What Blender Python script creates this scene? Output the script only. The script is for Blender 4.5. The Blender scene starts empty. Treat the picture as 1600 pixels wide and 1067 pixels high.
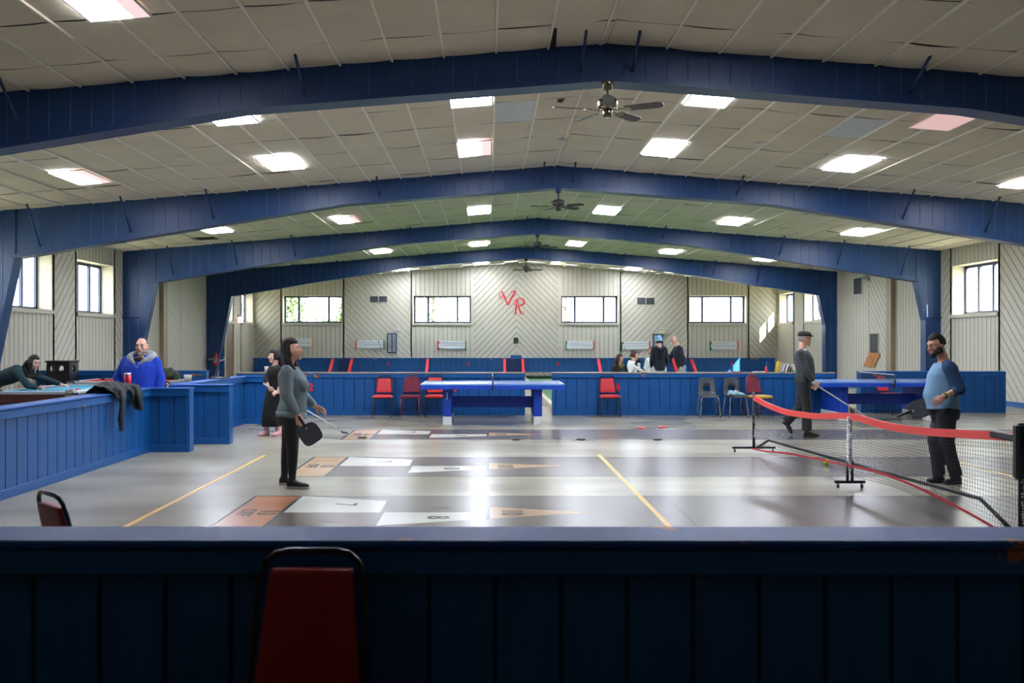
import bpy, math, random
from mathutils import Vector, Matrix, Quaternion
random.seed(7)
PI = math.pi
SC = bpy.context.scene
COL = SC.collection
F_PX, VPX, VPY, EYE = 1440.0, 762.0, 533.5, 1.6

def at(px, py, y):
    """world point on the plane at depth y seen at photo pixel px, py"""
    return Vector(((px - VPX) * y / F_PX, y, EYE - (py - VPY) * y / F_PX))
def xw(px, y):
    return (px - VPX) * y / F_PX
def zw(py, y):
    return EYE - (py - VPY) * y / F_PX

# ------------------------------------------------------------------ materials
def lin(c):
    out = []
    for v in c[:3]:
        v = v / 255.0
        out.append(v / 12.92 if v <= 0.04045 else ((v + 0.055) / 1.055) ** 2.4)
    return (out[0], out[1], out[2], 1.0)

MATS = {}
def M(name, rgb, rough=0.5, var=0.08, scale=5.0, bump=0.0, bscale=None, metal=0.0, spec=0.5, coat=0.0, tint=None, detail=4.0):
    if name in MATS:
        return MATS[name]
    m = bpy.data.materials.new(name); m.use_nodes = True
    nt = m.node_tree; b = nt.nodes['Principled BSDF']
    tc = nt.nodes.new('ShaderNodeTexCoord')
    nz = nt.nodes.new('ShaderNodeTexNoise'); nz.inputs['Scale'].default_value = scale; nz.inputs['Detail'].default_value = detail
    nt.links.new(tc.outputs['Object'], nz.inputs['Vector'])
    rp = nt.nodes.new('ShaderNodeValToRGB')
    c = lin(rgb); t = lin(tint) if tint else c
    rp.color_ramp.elements[0].position = 0.3; rp.color_ramp.elements[1].position = 0.7
    rp.color_ramp.elements[0].color = [max(0, x * (1 - var)) for x in c[:3]] + [1]
    rp.color_ramp.elements[1].color = [min(1, x * (1 + var)) for x in t[:3]] + [1]
    nt.links.new(nz.outputs['Fac'], rp.inputs['Fac'])
    nt.links.new(rp.outputs['Color'], b.inputs['Base Color'])
    b.inputs['Roughness'].default_value = rough; b.inputs['Metallic'].default_value = metal
    b.inputs['Specular IOR Level'].default_value = spec; b.inputs['Coat Weight'].default_value = coat
    if bump:
        n2 = nt.nodes.new('ShaderNodeTexNoise'); n2.inputs['Scale'].default_value = bscale or scale * 4; n2.inputs['Detail'].default_value = 5
        nt.links.new(tc.outputs['Object'], n2.inputs['Vector'])
        bp = nt.nodes.new('ShaderNodeBump'); bp.inputs['Strength'].default_value = bump; bp.inputs['Distance'].default_value = 0.01
        nt.links.new(n2.outputs['Fac'], bp.inputs['Height']); nt.links.new(bp.outputs['Normal'], b.inputs['Normal'])
    MATS[name] = m
    return m

def emis(name, rgb, strength, rgb2=None, vec=None):
    m = bpy.data.materials.new(name); m.use_nodes = True
    nt = m.node_tree; b = nt.nodes['Principled BSDF']
    b.inputs['Base Color'].default_value = (0.75, 0.77, 0.8, 1); b.inputs['Roughness'].default_value = 0.35
    b.inputs['Emission Color'].default_value = lin(rgb); b.inputs['Emission Strength'].default_value = strength
    if rgb2:   # one tube of the pair is failing: the emission falls off across the diffuser
        tc = nt.nodes.new('ShaderNodeTexCoord'); sp = nt.nodes.new('ShaderNodeSeparateXYZ')
        nt.links.new(tc.outputs['Object'], sp.inputs[0])
        mr = nt.nodes.new('ShaderNodeMapRange'); mr.inputs['From Min'].default_value = -0.02; mr.inputs['From Max'].default_value = 0.14
        mr.inputs['To Min'].default_value = strength; mr.inputs['To Max'].default_value = rgb2[1]; mr.interpolation_type = 'SMOOTHSTEP'
        nt.links.new(sp.outputs[0], mr.inputs['Value']); nt.links.new(mr.outputs[0], b.inputs['Emission Strength'])
        mr2 = nt.nodes.new('ShaderNodeMapRange'); mr2.inputs['From Min'].default_value = -0.02; mr2.inputs['From Max'].default_value = 0.1
        nt.links.new(sp.outputs[0], mr2.inputs['Value'])
        mx = nt.nodes.new('ShaderNodeMixRGB'); mx.inputs[1].default_value = lin(rgb); mx.inputs[2].default_value = lin(rgb2[0])
        nt.links.new(mr2.outputs[0], mx.inputs[0]); nt.links.new(mx.outputs[0], b.inputs['Emission Color'])
    return m

def plank_paint(name, rgb, rough=0.45, chips=None, var=0.1, streak=True, band=None, spec=0.5):
    """painted boards: streaky colour, fine grain bump, a few chips of bare wood"""
    m = bpy.data.materials.new(name); m.use_nodes = True
    nt = m.node_tree; b = nt.nodes['Principled BSDF']; L = nt.links.new
    g = nt.nodes.new('ShaderNodeNewGeometry')
    mp = nt.nodes.new('ShaderNodeMapping'); mp.inputs['Scale'].default_value = (6, 6, 1.2) if streak else (4, 4, 4)
    L(g.outputs['Position'], mp.inputs['Vector'])
    nz = nt.nodes.new('ShaderNodeTexNoise'); nz.inputs['Scale'].default_value = 1.4; nz.inputs['Detail'].default_value = 6; nz.inputs['Roughness'].default_value = 0.65
    L(mp.outputs[0], nz.inputs['Vector'])
    rp = nt.nodes.new('ShaderNodeValToRGB'); c = lin(rgb)
    rp.color_ramp.elements[0].position = 0.3; rp.color_ramp.elements[1].position = 0.72
    rp.color_ramp.elements[0].color = [x * (1 - var) for x in c[:3]] + [1]
    rp.color_ramp.elements[1].color = [min(1, x * (1 + var)) for x in c[:3]] + [1]
    L(nz.outputs['Fac'], rp.inputs['Fac'])
    col = rp.outputs['Color']
    if band:
        sp = nt.nodes.new('ShaderNodeSeparateXYZ'); L(g.outputs['Position'], sp.inputs[0])
        lt = nt.nodes.new('ShaderNodeMath'); lt.operation = 'LESS_THAN'; lt.inputs[1].default_value = band[0]
        L(sp.outputs[2], lt.inputs[0])
        mx = nt.nodes.new('ShaderNodeMixRGB'); mx.inputs[2].default_value = lin(band[1])
        ml = nt.nodes.new('ShaderNodeMath'); ml.operation = 'MULTIPLY'; ml.inputs[1].default_value = band[2]
        L(lt.outputs[0], ml.inputs[0]); L(ml.outputs[0], mx.inputs[0]); L(col, mx.inputs[1]); col = mx.outputs[0]
    if chips:
        n2 = nt.nodes.new('ShaderNodeTexNoise'); n2.inputs['Scale'].default_value = 3.1; n2.inputs['Detail'].default_value = 7; n2.inputs['Roughness'].default_value = 0.6
        L(g.outputs['Position'], n2.inputs['Vector'])
        gt = nt.nodes.new('ShaderNodeMapRange'); gt.inputs['From Min'].default_value = chips[1]; gt.inputs['From Max'].default_value = chips[1] + 0.02
        L(n2.outputs['Fac'], gt.inputs['Value'])
        mx = nt.nodes.new('ShaderNodeMixRGB'); mx.inputs[2].default_value = lin(chips[0])
        L(gt.outputs[0], mx.inputs[0]); L(col, mx.inputs[1]); col = mx.outputs[0]
    L(col, b.inputs['Base Color'])
    b.inputs['Roughness'].default_value = rough; b.inputs['Specular IOR Level'].default_value = spec
    n3 = nt.nodes.new('ShaderNodeTexNoise'); n3.inputs['Scale'].default_value = 22; n3.inputs['Detail'].default_value = 4
    mp2 = nt.nodes.new('ShaderNodeMapping'); mp2.inputs['Scale'].default_value = (3, 3, 0.4)
    L(g.outputs['Position'], mp2.inputs['Vector']); L(mp2.outputs[0], n3.inputs['Vector'])
    bp = nt.nodes.new('ShaderNodeBump'); bp.inputs['Strength'].default_value = 0.25; bp.inputs['Distance'].default_value = 0.006
    L(n3.outputs['Fac'], bp.inputs['Height']); L(bp.outputs['Normal'], b.inputs['Normal'])
    MATS[name] = m
    return m

def glass_mat():
    m = bpy.data.materials.new('window glass'); m.use_nodes = True
    nt = m.node_tree; nt.nodes.clear(); L = nt.links.new
    o = nt.nodes.new('ShaderNodeOutputMaterial'); mx = nt.nodes.new('ShaderNodeMixShader')
    t = nt.nodes.new('ShaderNodeBsdfTransparent'); t.inputs[0].default_value = (0.95, 0.97, 0.97, 1)
    g = nt.nodes.new('ShaderNodeBsdfGlossy'); g.inputs['Roughness'].default_value = 0.02
    mx.inputs[0].default_value = 0.05
    L(t.outputs[0], mx.inputs[1]); L(g.outputs[0], mx.inputs[2]); L(mx.outputs[0], o.inputs['Surface'])
    return m

# ------------------------------------------------------------------ mesh builder
class MB:
    def __init__(s):
        s.v = []; s.f = []; s.m = []; s.sm = []
    def add(s, vs, fs, mat=0, smooth=False):
        o = len(s.v); s.v += [tuple(v) for v in vs]
        for f in fs:
            s.f.append(tuple(o + i for i in f)); s.m.append(mat); s.sm.append(smooth)
        return s
    def box(s, x0, x1, y0, y1, z0, z1, mat=0, M4=None):
        vs = [(x0,y0,z0),(x1,y0,z0),(x1,y1,z0),(x0,y1,z0),(x0,y0,z1),(x1,y0,z1),(x1,y1,z1),(x0,y1,z1)]
        if M4 is not None: vs = [M4 @ Vector(v) for v in vs]
        return s.add(vs, [(0,3,2,1),(4,5,6,7),(0,1,5,4),(1,2,6,5),(2,3,7,6),(3,0,4,7)], mat)
    def bbox(s, x0, x1, y0, y1, z0, z1, b=0.004, mat=0, M4=None):
        """box with chamfered edges"""
        b = min(b, (x1-x0)*.45, (y1-y0)*.45, (z1-z0)*.45)
        vs = []; idx = {}
        X = (x0, x1); Y = (y0, y1); Z = (z0, z1)
        for i in (0,1):
            for j in (0,1):
                for k in (0,1):
                    c = (X[i], Y[j], Z[k]); d = (b if i == 0 else -b, b if j == 0 else -b, b if k == 0 else -b)
                    for a in range(3):
                        p = [c[q] + (0 if q == a else d[q]) for q in range(3)]
                        idx[(i,j,k,a)] = len(vs); vs.append(p)
        fs = []
        def quad(a, q):
            fs.append(tuple(q))
        for a in range(3):
            for sgn in (0,1):
                o = [q for q in range(3) if q != a]
                def key(u, w):
                    t = [0,0,0]; t[a] = sgn; t[o[0]] = u; t[o[1]] = w
                    return idx[(t[0],t[1],t[2],a)]
                q = [key(0,0), key(1,0), key(1,1), key(0,1)]
                fs.append(tuple(q))
        for a in range(3):          # edges running along axis a
            o = [q for q in range(3) if q != a]
            for u in (0,1):
                for w in (0,1):
                    def k2(e, ax):
                        t = [0,0,0]; t[a] = e; t[o[0]] = u; t[o[1]] = w
                        return idx[(t[0],t[1],t[2],ax)]
                    fs.append((k2(0,o[0]), k2(1,o[0]), k2(1,o[1]), k2(0,o[1])))
        for i in (0,1):
            for j in (0,1):
                for k in (0,1):
                    fs.append((idx[(i,j,k,0)], idx[(i,j,k,1)], idx[(i,j,k,2)]))
        # orient outwards
        c = Vector(((x0+x1)/2,(y0+y1)/2,(z0+z1)/2)); out = []
        for f in fs:
            p = [Vector(vs[i]) for i in f]; n = (p[1]-p[0]).cross(p[2]-p[0]); mid = sum(p, Vector())/len(p)
            out.append(f if n.dot(mid-c) > 0 else tuple(reversed(f)))
        if M4 is not None: vs = [M4 @ Vector(v) for v in vs]
        return s.add(vs, out, mat)
    def loft(s, secs, mat=0, smooth=True, caps=True, n=14, power=2.0):
        """secs: (centre, vecA, vecB) elliptical rings"""
        vs = []
        for c, A, B in secs:
            for i in range(n):
                t = 2*PI*i/n; ca, sa = math.cos(t), math.sin(t)
                if power != 2.0:
                    ca = math.copysign(abs(ca)**(2/power), ca); sa = math.copysign(abs(sa)**(2/power), sa)
                vs.append(c + A*ca + B*sa)
        fs = []
        for k in range(len(secs)-1):
            for i in range(n):
                j = (i+1) % n
                fs.append((k*n+i, k*n+j, (k+1)*n+j, (k+1)*n+i))
        if caps:
            fs.append(tuple(reversed(range(n)))); fs.append(tuple((len(secs)-1)*n+i for i in range(n)))
        return s.add(vs, fs, mat, smooth)
    def tube(s, pts, r, mat=0, n=10, closed=False, smooth=True, hint=None, flat=1.0, caps=True):
        pts = [Vector(p) for p in pts]; N = len(pts)
        rs = r if isinstance(r, (list, tuple)) else [r]*N
        secs = []; prev = None
        for i in range(N):
            if closed: d = pts[(i+1) % N] - pts[i-1]
            else: d = pts[min(i+1, N-1)] - pts[max(i-1, 0)]
            if d.length < 1e-9: d = Vector((0,0,1))
            d.normalize()
            if prev is None:
                h = Vector(hint) if hint else (Vector((0,0,1)) if abs(d.z) < 0.9 else Vector((1,0,0)))
                a = (h - d*h.dot(d))
                if a.length < 1e-6: a = d.orthogonal()
                a.normalize()
            else:
                a = prev - d*prev.dot(d)
                if a.length < 1e-6: a = d.orthogonal()
                a.normalize()
            prev = a; b = d.cross(a)
            secs.append((pts[i], a*rs[i]*flat, b*rs[i]))
        if closed:
            vs = []
            for c, A, B in secs:
                for i in range(n):
                    t = 2*PI*i/n; vs.append(c + A*math.cos(t) + B*math.sin(t))
            fs = []
            for k in range(N):
                k2 = (k+1) % N
                for i in range(n):
                    j = (i+1) % n; fs.append((k*n+i, k*n+j, k2*n+j, k2*n+i))
            return s.add(vs, fs, mat, smooth)
        return s.loft(secs, mat, smooth, caps, n)
    def capsule(s, pts, rs, mat=0, n=12):
        """tube with rounded ends (for bodies)"""
        pts = [Vector(p) for p in pts]
        d0 = (pts[0]-pts[1]).normalized(); d1 = (pts[-1]-pts[-2]).normalized()
        P = [pts[0]+d0*rs[0]*.95, pts[0]+d0*rs[0]*.6] + pts + [pts[-1]+d1*rs[-1]*.6, pts[-1]+d1*rs[-1]*.95]
        R = [rs[0]*.25, rs[0]*.78] + list(rs) + [rs[-1]*.78, rs[-1]*.25]
        return s.tube(P, R, mat, n)
    def ball(s, c, r, mat=0, n=12, m=8, axes=None):
        c = Vector(c); r = r if isinstance(r, (tuple, list)) else (r, r, r)
        ax = axes or (Vector((1,0,0)), Vector((0,1,0)), Vector((0,0,1)))
        vs = [c - ax[2]*r[2]]; fs = []
        for k in range(1, m):
            ph = -PI/2 + PI*k/m
            for i in range(n):
                t = 2*PI*i/n
                vs.append(c + ax[0]*r[0]*math.cos(ph)*math.cos(t) + ax[1]*r[1]*math.cos(ph)*math.sin(t) + ax[2]*r[2]*math.sin(ph))
        vs.append(c + ax[2]*r[2])
        for i in range(n):
            j = (i+1) % n
            fs.append((0, 1+j, 1+i)); fs.append((len(vs)-1, 1+(m-2)*n+i, 1+(m-2)*n+j))
            for k in range(m-2):
                fs.append((1+k*n+i, 1+k*n+j, 1+(k+1)*n+j, 1+(k+1)*n+i))
        return s.add(vs, fs, mat, True)
    def cyl(s, c, r, h, mat=0, n=20, r2=None, axis='z', smooth=True):
        c = Vector(c); d = {'x': Vector((1,0,0)), 'y': Vector((0,1,0)), 'z': Vector((0,0,1))}[axis]
        a = d.orthogonal().normalized(); b = d.cross(a); r2 = r if r2 is None else r2
        return s.loft([(c, a*r, b*r), (c + d*h, a*r2, b*r2)], mat, smooth, True, n)
    def lathe(s, c, prof, mat=0, n=24, smooth=True):
        c = Vector(c)
        return s.loft([(c + Vector((0,0,z)), Vector((r,0,0)), Vector((0,r,0))) for r, z in prof], mat, smooth, True, n)
    def prism(s, pts, d, mat=0):
        """planar polygon pts (3D) extruded by vector d"""
        pts = [Vector(p) for p in pts]; d = Vector(d); n = len(pts)
        vs = pts + [p + d for p in pts]
        return s.add(vs, [tuple(reversed(range(n))), tuple(range(n, 2*n))] + [(i, (i+1) % n, n+(i+1) % n, n+i) for i in range(n)], mat)
    def planks(s, poly, org, U, V, N, spacing=0.23, ang=90.0, gw=0.014, gd=0.009, mats=(0, 1), phase=0.0):
        """boards over the convex polygon poly (u, v); grooves run along the direction ang (90 = along V); N is the outward normal"""
        org, U, V, N = Vector(org), Vector(U), Vector(V), Vector(N)
        a = math.radians(ang); gx, gy = math.cos(a), math.sin(a); sx, sy = gy, -gx     # across the boards
        S = [p[0]*sx + p[1]*sy for p in poly]; s0, s1 = min(S), max(S)
        # winding so that the face normal is N
        flip = U.cross(V).dot(N) < 0
        area = sum(poly[i][0]*poly[(i+1) % len(poly)][1] - poly[(i+1) % len(poly)][0]*poly[i][1] for i in range(len(poly)))
        if area < 0: poly = list(reversed(poly))
        def clip(P, lo, keep_ge):
            out = []
            for i in range(len(P)):
                p, q = P[i], P[(i+1) % len(P)]
                dp = (p[0]*sx+p[1]*sy) - lo; dq = (q[0]*sx+q[1]*sy) - lo
                if not keep_ge: dp, dq = -dp, -dq
                if dp >= -1e-9: out.append(p)
                if (dp > 1e-9 and dq < -1e-9) or (dp < -1e-9 and dq > 1e-9):
                    t = dp/(dp-dq); out.append((p[0]+(q[0]-p[0])*t, p[1]+(q[1]-p[1])*t))
            return out
        k0 = math.floor((s0 - phase)/spacing) - 1; k1 = math.ceil((s1 - phase)/spacing) + 1
        for k in range(k0, k1+1):
            g = phase + k*spacing
            for lo, hi, mt, fn in ((g - gw/2, g, mats[1], 'l'), (g, g + gw/2, mats[1], 'r'), (g + gw/2, g + spacing - gw/2, mats[0], 'f')):
                if hi <= s0 or lo >= s1: continue
                P = clip(clip(poly, lo, True), hi, False)
                if len(P) < 3: continue
                vs = []
                for p in P:
                    t = p[0]*sx + p[1]*sy
                    dep = 0.0 if fn == 'f' else gd*max(0.0, 1 - abs(t-g)/(gw/2))
                    vs.append(org + U*p[0] + V*p[1] - N*dep)
                f = tuple(range(len(vs)))
                s.add(vs, [tuple(reversed(f)) if flip else f], mt)
        return s
    def xf(s, M4, start=0):
        s.v[start:] = [tuple(M4 @ Vector(v)) for v in s.v[start:]]
        return s
    def mesh(s, name, mats):
        me = bpy.data.meshes.new(name); me.from_pydata(s.v, [], s.f)
        for m in (mats if isinstance(mats, (list, tuple)) else [mats]): me.materials.append(m)
        me.polygons.foreach_set('material_index', s.m); me.polygons.foreach_set('use_smooth', s.sm)
        me.update()
        return me
    def build(s, name, mats, parent=None, loc=None):
        o = bpy.data.objects.new(name, s.mesh(name, mats)); COL.objects.link(o)
        if parent is not None: o.parent = parent
        if loc is not None: o.location = loc
        return o

def tag(o, label, cat, group=None):
    o['label'] = label; o['category'] = cat
    if group: o['group'] = group
    return o
def struct(o, label=None):
    o['kind'] = 'structure'
    if label: o['label'] = label
    return o
def thing(name, label, cat, loc=(0,0,0), rz=0.0, group=None):
    o = bpy.data.objects.new(name, None); COL.objects.link(o)
    o.location = loc; o.rotation_euler = (0, 0, rz); o.empty_display_size = 0.1
    return tag(o, label, cat, group)
def dup(root, loc=None, rz=None, label=None, group=None):
    r = root.copy(); COL.objects.link(r)
    if loc is not None: r.location = loc
    if rz is not None: r.rotation_euler = (0, 0, rz)
    if label: r['label'] = label
    if group: r['group'] = group
    def rec(a, b):
        for ch in list(a.children):
            c = ch.copy(); COL.objects.link(c); c.parent = b; rec(ch, c)
    rec(root, r)
    return r
def baked(mb, voxel, smooth=3, mats=None, name='x'):
    """union of overlapping pieces as one continuous surface -> (verts, faces)"""
    o = bpy.data.objects.new('tmp', mb.mesh('tmp', [])); COL.objects.link(o)
    r = o.modifiers.new('r', 'REMESH'); r.mode = 'VOXEL'; r.voxel_size = voxel
    s = o.modifiers.new('s', 'SMOOTH'); s.factor = 0.5; s.iterations = smooth
    bpy.context.view_layer.update()
    me = bpy.data.meshes.new_from_object(o.evaluated_get(bpy.context.evaluated_depsgraph_get()))
    out = MB(); out.add([v.co for v in me.vertices], [tuple(p.vertices) for p in me.polygons], 0, True)
    bpy.data.objects.remove(o); bpy.data.meshes.remove(me)
    return out
_font = None
def text_mb(txt, size, extrude=0.002, mat=0, M4=None, align='CENTER', bold=0.0, shear=0.0):
    cu = bpy.data.curves.new('t', 'FONT'); cu.body = txt; cu.size = size; cu.extrude = extrude; cu.align_x = align; cu.align_y = 'CENTER'
    cu.resolution_u = 3; cu.offset = bold; cu.shear = shear
    o = bpy.data.objects.new('t', cu); COL.objects.link(o); bpy.context.view_layer.update()
    me = bpy.data.meshes.new_from_object(o.evaluated_get(bpy.context.evaluated_depsgraph_get()))
    vs = [v.co.copy() for v in me.vertices]; fs = [tuple(p.vertices) for p in me.polygons]
    bpy.data.objects.remove(o); bpy.data.meshes.remove(me); bpy.data.curves.remove(cu)
    if M4 is not None: vs = [M4 @ v for v in vs]
    mb = MB(); mb.add(vs, fs, mat); return mb
def join(a, b, mat=None):
    o = len(a.v); a.v += b.v
    a.f += [tuple(o+i for i in f) for f in b.f]; a.m += (b.m if mat is None else [mat]*len(b.m)); a.sm += b.sm
    return a
FRONT = Matrix(((1,0,0,0),(0,0,-1,0),(0,1,0,0),(0,0,0,1)))      # text plane xy -> xz, facing the camera (-Y)
def T(x, y, z): return Matrix.Translation((x, y, z))
def RZ(a): return Matrix.Rotation(a, 4, 'Z')
# ------------------------------------------------------------------ the hall
XL, XR, YN, YF, RX = -10.35, 12.85, -5.0, 40.8, 1.4
FR = [10.82, 18.34, 26.10, 33.85]
def ceil(x): return 5.10 - 0.0805*abs(x - RX)

m_cream = plank_paint('cream painted boards', (186, 181, 164), 0.5, var=0.06, band=(2.36, (186, 184, 170), 0.6))
m_creamg = plank_paint('cream board grooves', (116, 108, 92), 0.7, var=0.1)  # groove shade put into the colour, darker than the boards
m_trim = plank_paint('cream trim', (190, 184, 168), 0.45, var=0.05)
m_blue = plank_paint('blue painted boards', (14, 56, 104), 0.42, var=0.14)
m_bluelite = plank_paint('worn blue grooves', (46, 92, 150), 0.5, var=0.3)
m_hw = plank_paint('half wall blue paint', (4, 78, 140), 0.42, var=0.12)
m_hwg = plank_paint('half wall grooves', (6, 42, 92), 0.6, var=0.1)  # darkened blue carries the shade inside the grooves
m_ledge = plank_paint('worn blue ledge paint', (30, 82, 152), 0.5, chips=((160, 100, 62), 0.65), var=0.12, streak=False, spec=.2)
m_ledgewood = plank_paint('worn wood ledge', (150, 132, 118), 0.4, chips=((70, 90, 130), 0.6), var=0.15, streak=False)
m_glass = glass_mat()
m_alu = M('dark window frame', (58, 66, 96), 0.4, metal=0.3)

# floor with the painted courts
m_floor = bpy.data.materials.new('sealed concrete'); m_floor.use_nodes = True
def floor_nodes(m, c1, c2, r0=0.25, r1=0.27):
    nt = m.node_tree; b = nt.nodes['Principled BSDF']; L = nt.links.new
    g = nt.nodes.new('ShaderNodeNewGeometry')
    n1 = nt.nodes.new('ShaderNodeTexNoise'); n1.inputs['Scale'].default_value = 0.55; n1.inputs['Detail'].default_value = 2; n1.inputs['Roughness'].default_value = 0.5
    mp = nt.nodes.new('ShaderNodeMapping'); mp.inputs['Scale'].default_value = (0.8, 1.5, 1)
    L(g.outputs['Position'], mp.inputs[0]); L(mp.outputs[0], n1.inputs['Vector'])
    rp = nt.nodes.new('ShaderNodeValToRGB'); rp.color_ramp.elements[0].position = 0.35; rp.color_ramp.elements[1].position = 0.68
    rp.color_ramp.elements[0].color = lin(c1); rp.color_ramp.elements[1].color = lin(c2)
    L(n1.outputs['Fac'], rp.inputs['Fac'])
    n2 = nt.nodes.new('ShaderNodeTexNoise'); n2.inputs['Scale'].default_value = 14; n2.inputs['Detail'].default_value = 2
    L(g.outputs['Position'], n2.inputs['Vector'])
    mx = nt.nodes.new('ShaderNodeMixRGB'); mx.blend_type = 'OVERLAY'; mx.inputs[0].default_value = 0.05
    L(rp.outputs[0], mx.inputs[1]); L(n2.outputs['Fac'], mx.inputs[2]); L(mx.outputs[0], b.inputs['Base Color'])
    b.inputs['Roughness'].default_value = (r0 + r1)/2
    b.inputs['Specular IOR Level'].default_value = 0.5
    return m
floor_nodes(m_floor, (132, 127, 109), (162, 158, 140))
def fm(name, c1, c2, r0=0.25, r1=0.27):
    m = bpy.data.materials.new(name); m.use_nodes = True
    return floor_nodes(m, c1, c2, r0, r1)
m_band = fm('court grey paint', (84, 78, 71), (104, 97, 89))
m_pale = fm('court pale paint', (176, 176, 166), (200, 200, 190))
m_dk = fm('court brown grey paint', (78, 69, 61), (98, 88, 78))
m_tan = fm('court tan paint', (160, 132, 100), (182, 152, 118))
m_rust = fm('court rust paint', (158, 100, 66), (186, 124, 86))
m_line = fm('court dark line', (52, 54, 56), (70, 72, 72))
m_yel = fm('yellow court line', (206, 158, 66), (222, 178, 90), 0.3, 0.4)
m_num = fm('dark numerals', (60, 58, 56), (82, 78, 74))

fl = MB()
fl.box(XL-0.6, XR+0.6, YN-0.3, YF+0.4, -0.12, 0.0, 0)
def slab(poly, z, mat):
    n = len(poly)
    if sum(poly[i][0]*poly[(i+1) % n][1] - poly[(i+1) % n][0]*poly[i][1] for i in range(n)) < 0: poly = poly[::-1]
    fl.prism([(x, y, -0.01) for x, y in poly], (0, 0, z + 0.01), mat)
ROWS = [(7.70, 9.54, 4), (10.93, 12.75, 3), (15.05, 16.72, 3)]
for (y0, y1, offm) in ROWS:
    ym = (y0+y1)/2; hw = (y1-y0)/2
    slab([(-2.38, y0), (12.3, y0), (12.3, y1), (-2.38, y1)], 0.0008, 1)
    def hwid(x): return hw*(0.97 - x)/(0.97 + 1.93)
    slab([(-2.38, y0+.02), (-1.95, y0+.02), (-1.95, y1-.02), (-2.38, y1-.02)], 0.0016, 8 if offm == 4 else 4)
    for xa, xb, mf, mn in ((-1.91, -1.01, 2, 3), (-0.97, -0.02, 3, 2)):
        slab([(xa, ym), (xb, ym), (xb, ym+hwid(xb)), (xa, ym+hwid(xa))], 0.0016, mf)
        slab([(xa, ym), (xb, ym), (xb, ym-hwid(xb)), (xa, ym-hwid(xa))], 0.0016, mn)
    slab([(0.02, ym-hwid(.02)), (0.95, ym), (0.02, ym+hwid(.02))], 0.0016, 4)
    for xx, ww in ((-2.395, hw), (-1.93, hw), (-0.99, hwid(-.99)), (0.0, hwid(0))):     # dark dividing lines
        slab([(xx-.014, ym-ww), (xx+.014, ym-ww), (xx+.014, ym+ww), (xx-.014, ym+ww)], 0.0022, 5)
    slab([(1.815, y0), (1.845, y0), (1.845, y1), (1.815, y1)], 0.0022, 5)
    for yy in (y0, y1):
        slab([(-2.4, yy-.012), (12.3, yy-.012), (12.3, yy+.012), (-2.4, yy+.012)], 0.0014, 5)
    for tx, dy, s in (('7', .46*hw, .3), ('7', -.46*hw, .3)):
        join(fl, text_mb(tx, s, 0.0006, 7, T(-1.4, ym+dy, 0.0022) @ RZ(-PI/2), bold=.006))
    for tx, dy in (('8', .27*hw, ), ('8', -.27*hw)):
        join(fl, text_mb(tx, .28, 0.0006, 7, T(-0.46, ym+dy, 0.0022) @ RZ(-PI/2), bold=.006))
    join(fl, text_mb('10', .28, 0.0006, 7, T(0.22, ym, 0.0022) @ RZ(-PI/2), bold=.006))
    join(fl, text_mb('10', .26, 0.0006, 7, T(-2.06, ym, 0.0022) @ RZ(-PI/2), bold=.004))
    join(fl, text_mb('OFF', .2, 0.0006, 7, T(-2.26, ym, 0.0022) @ RZ(-PI/2), bold=.004))
slab([(-3.155, 6.2), (-3.105, 6.2), (-3.105, 12.95), (-3.155, 12.95)], 0.0026, 6)      # yellow court lines
slab([(1.545, 6.2), (1.595, 6.2), (1.595, 13.02), (1.545, 13.02)], 0.0026, 6)
slab([(6.2, 6.2), (6.25, 6.2), (6.25, 13.02), (6.2, 13.02)], 0.0026, 6)
slab([(-4.4, 16.9), (-2.4, 15.05), (-2.37, 15.07), (-4.37, 16.92)], 0.0012, 5)
struct(fl.build('floor', [m_floor, m_band, m_pale, m_dk, m_tan, m_line, m_yel, m_num, m_rust]), 'glossy grey concrete floor with painted shuffleboard courts')

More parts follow.
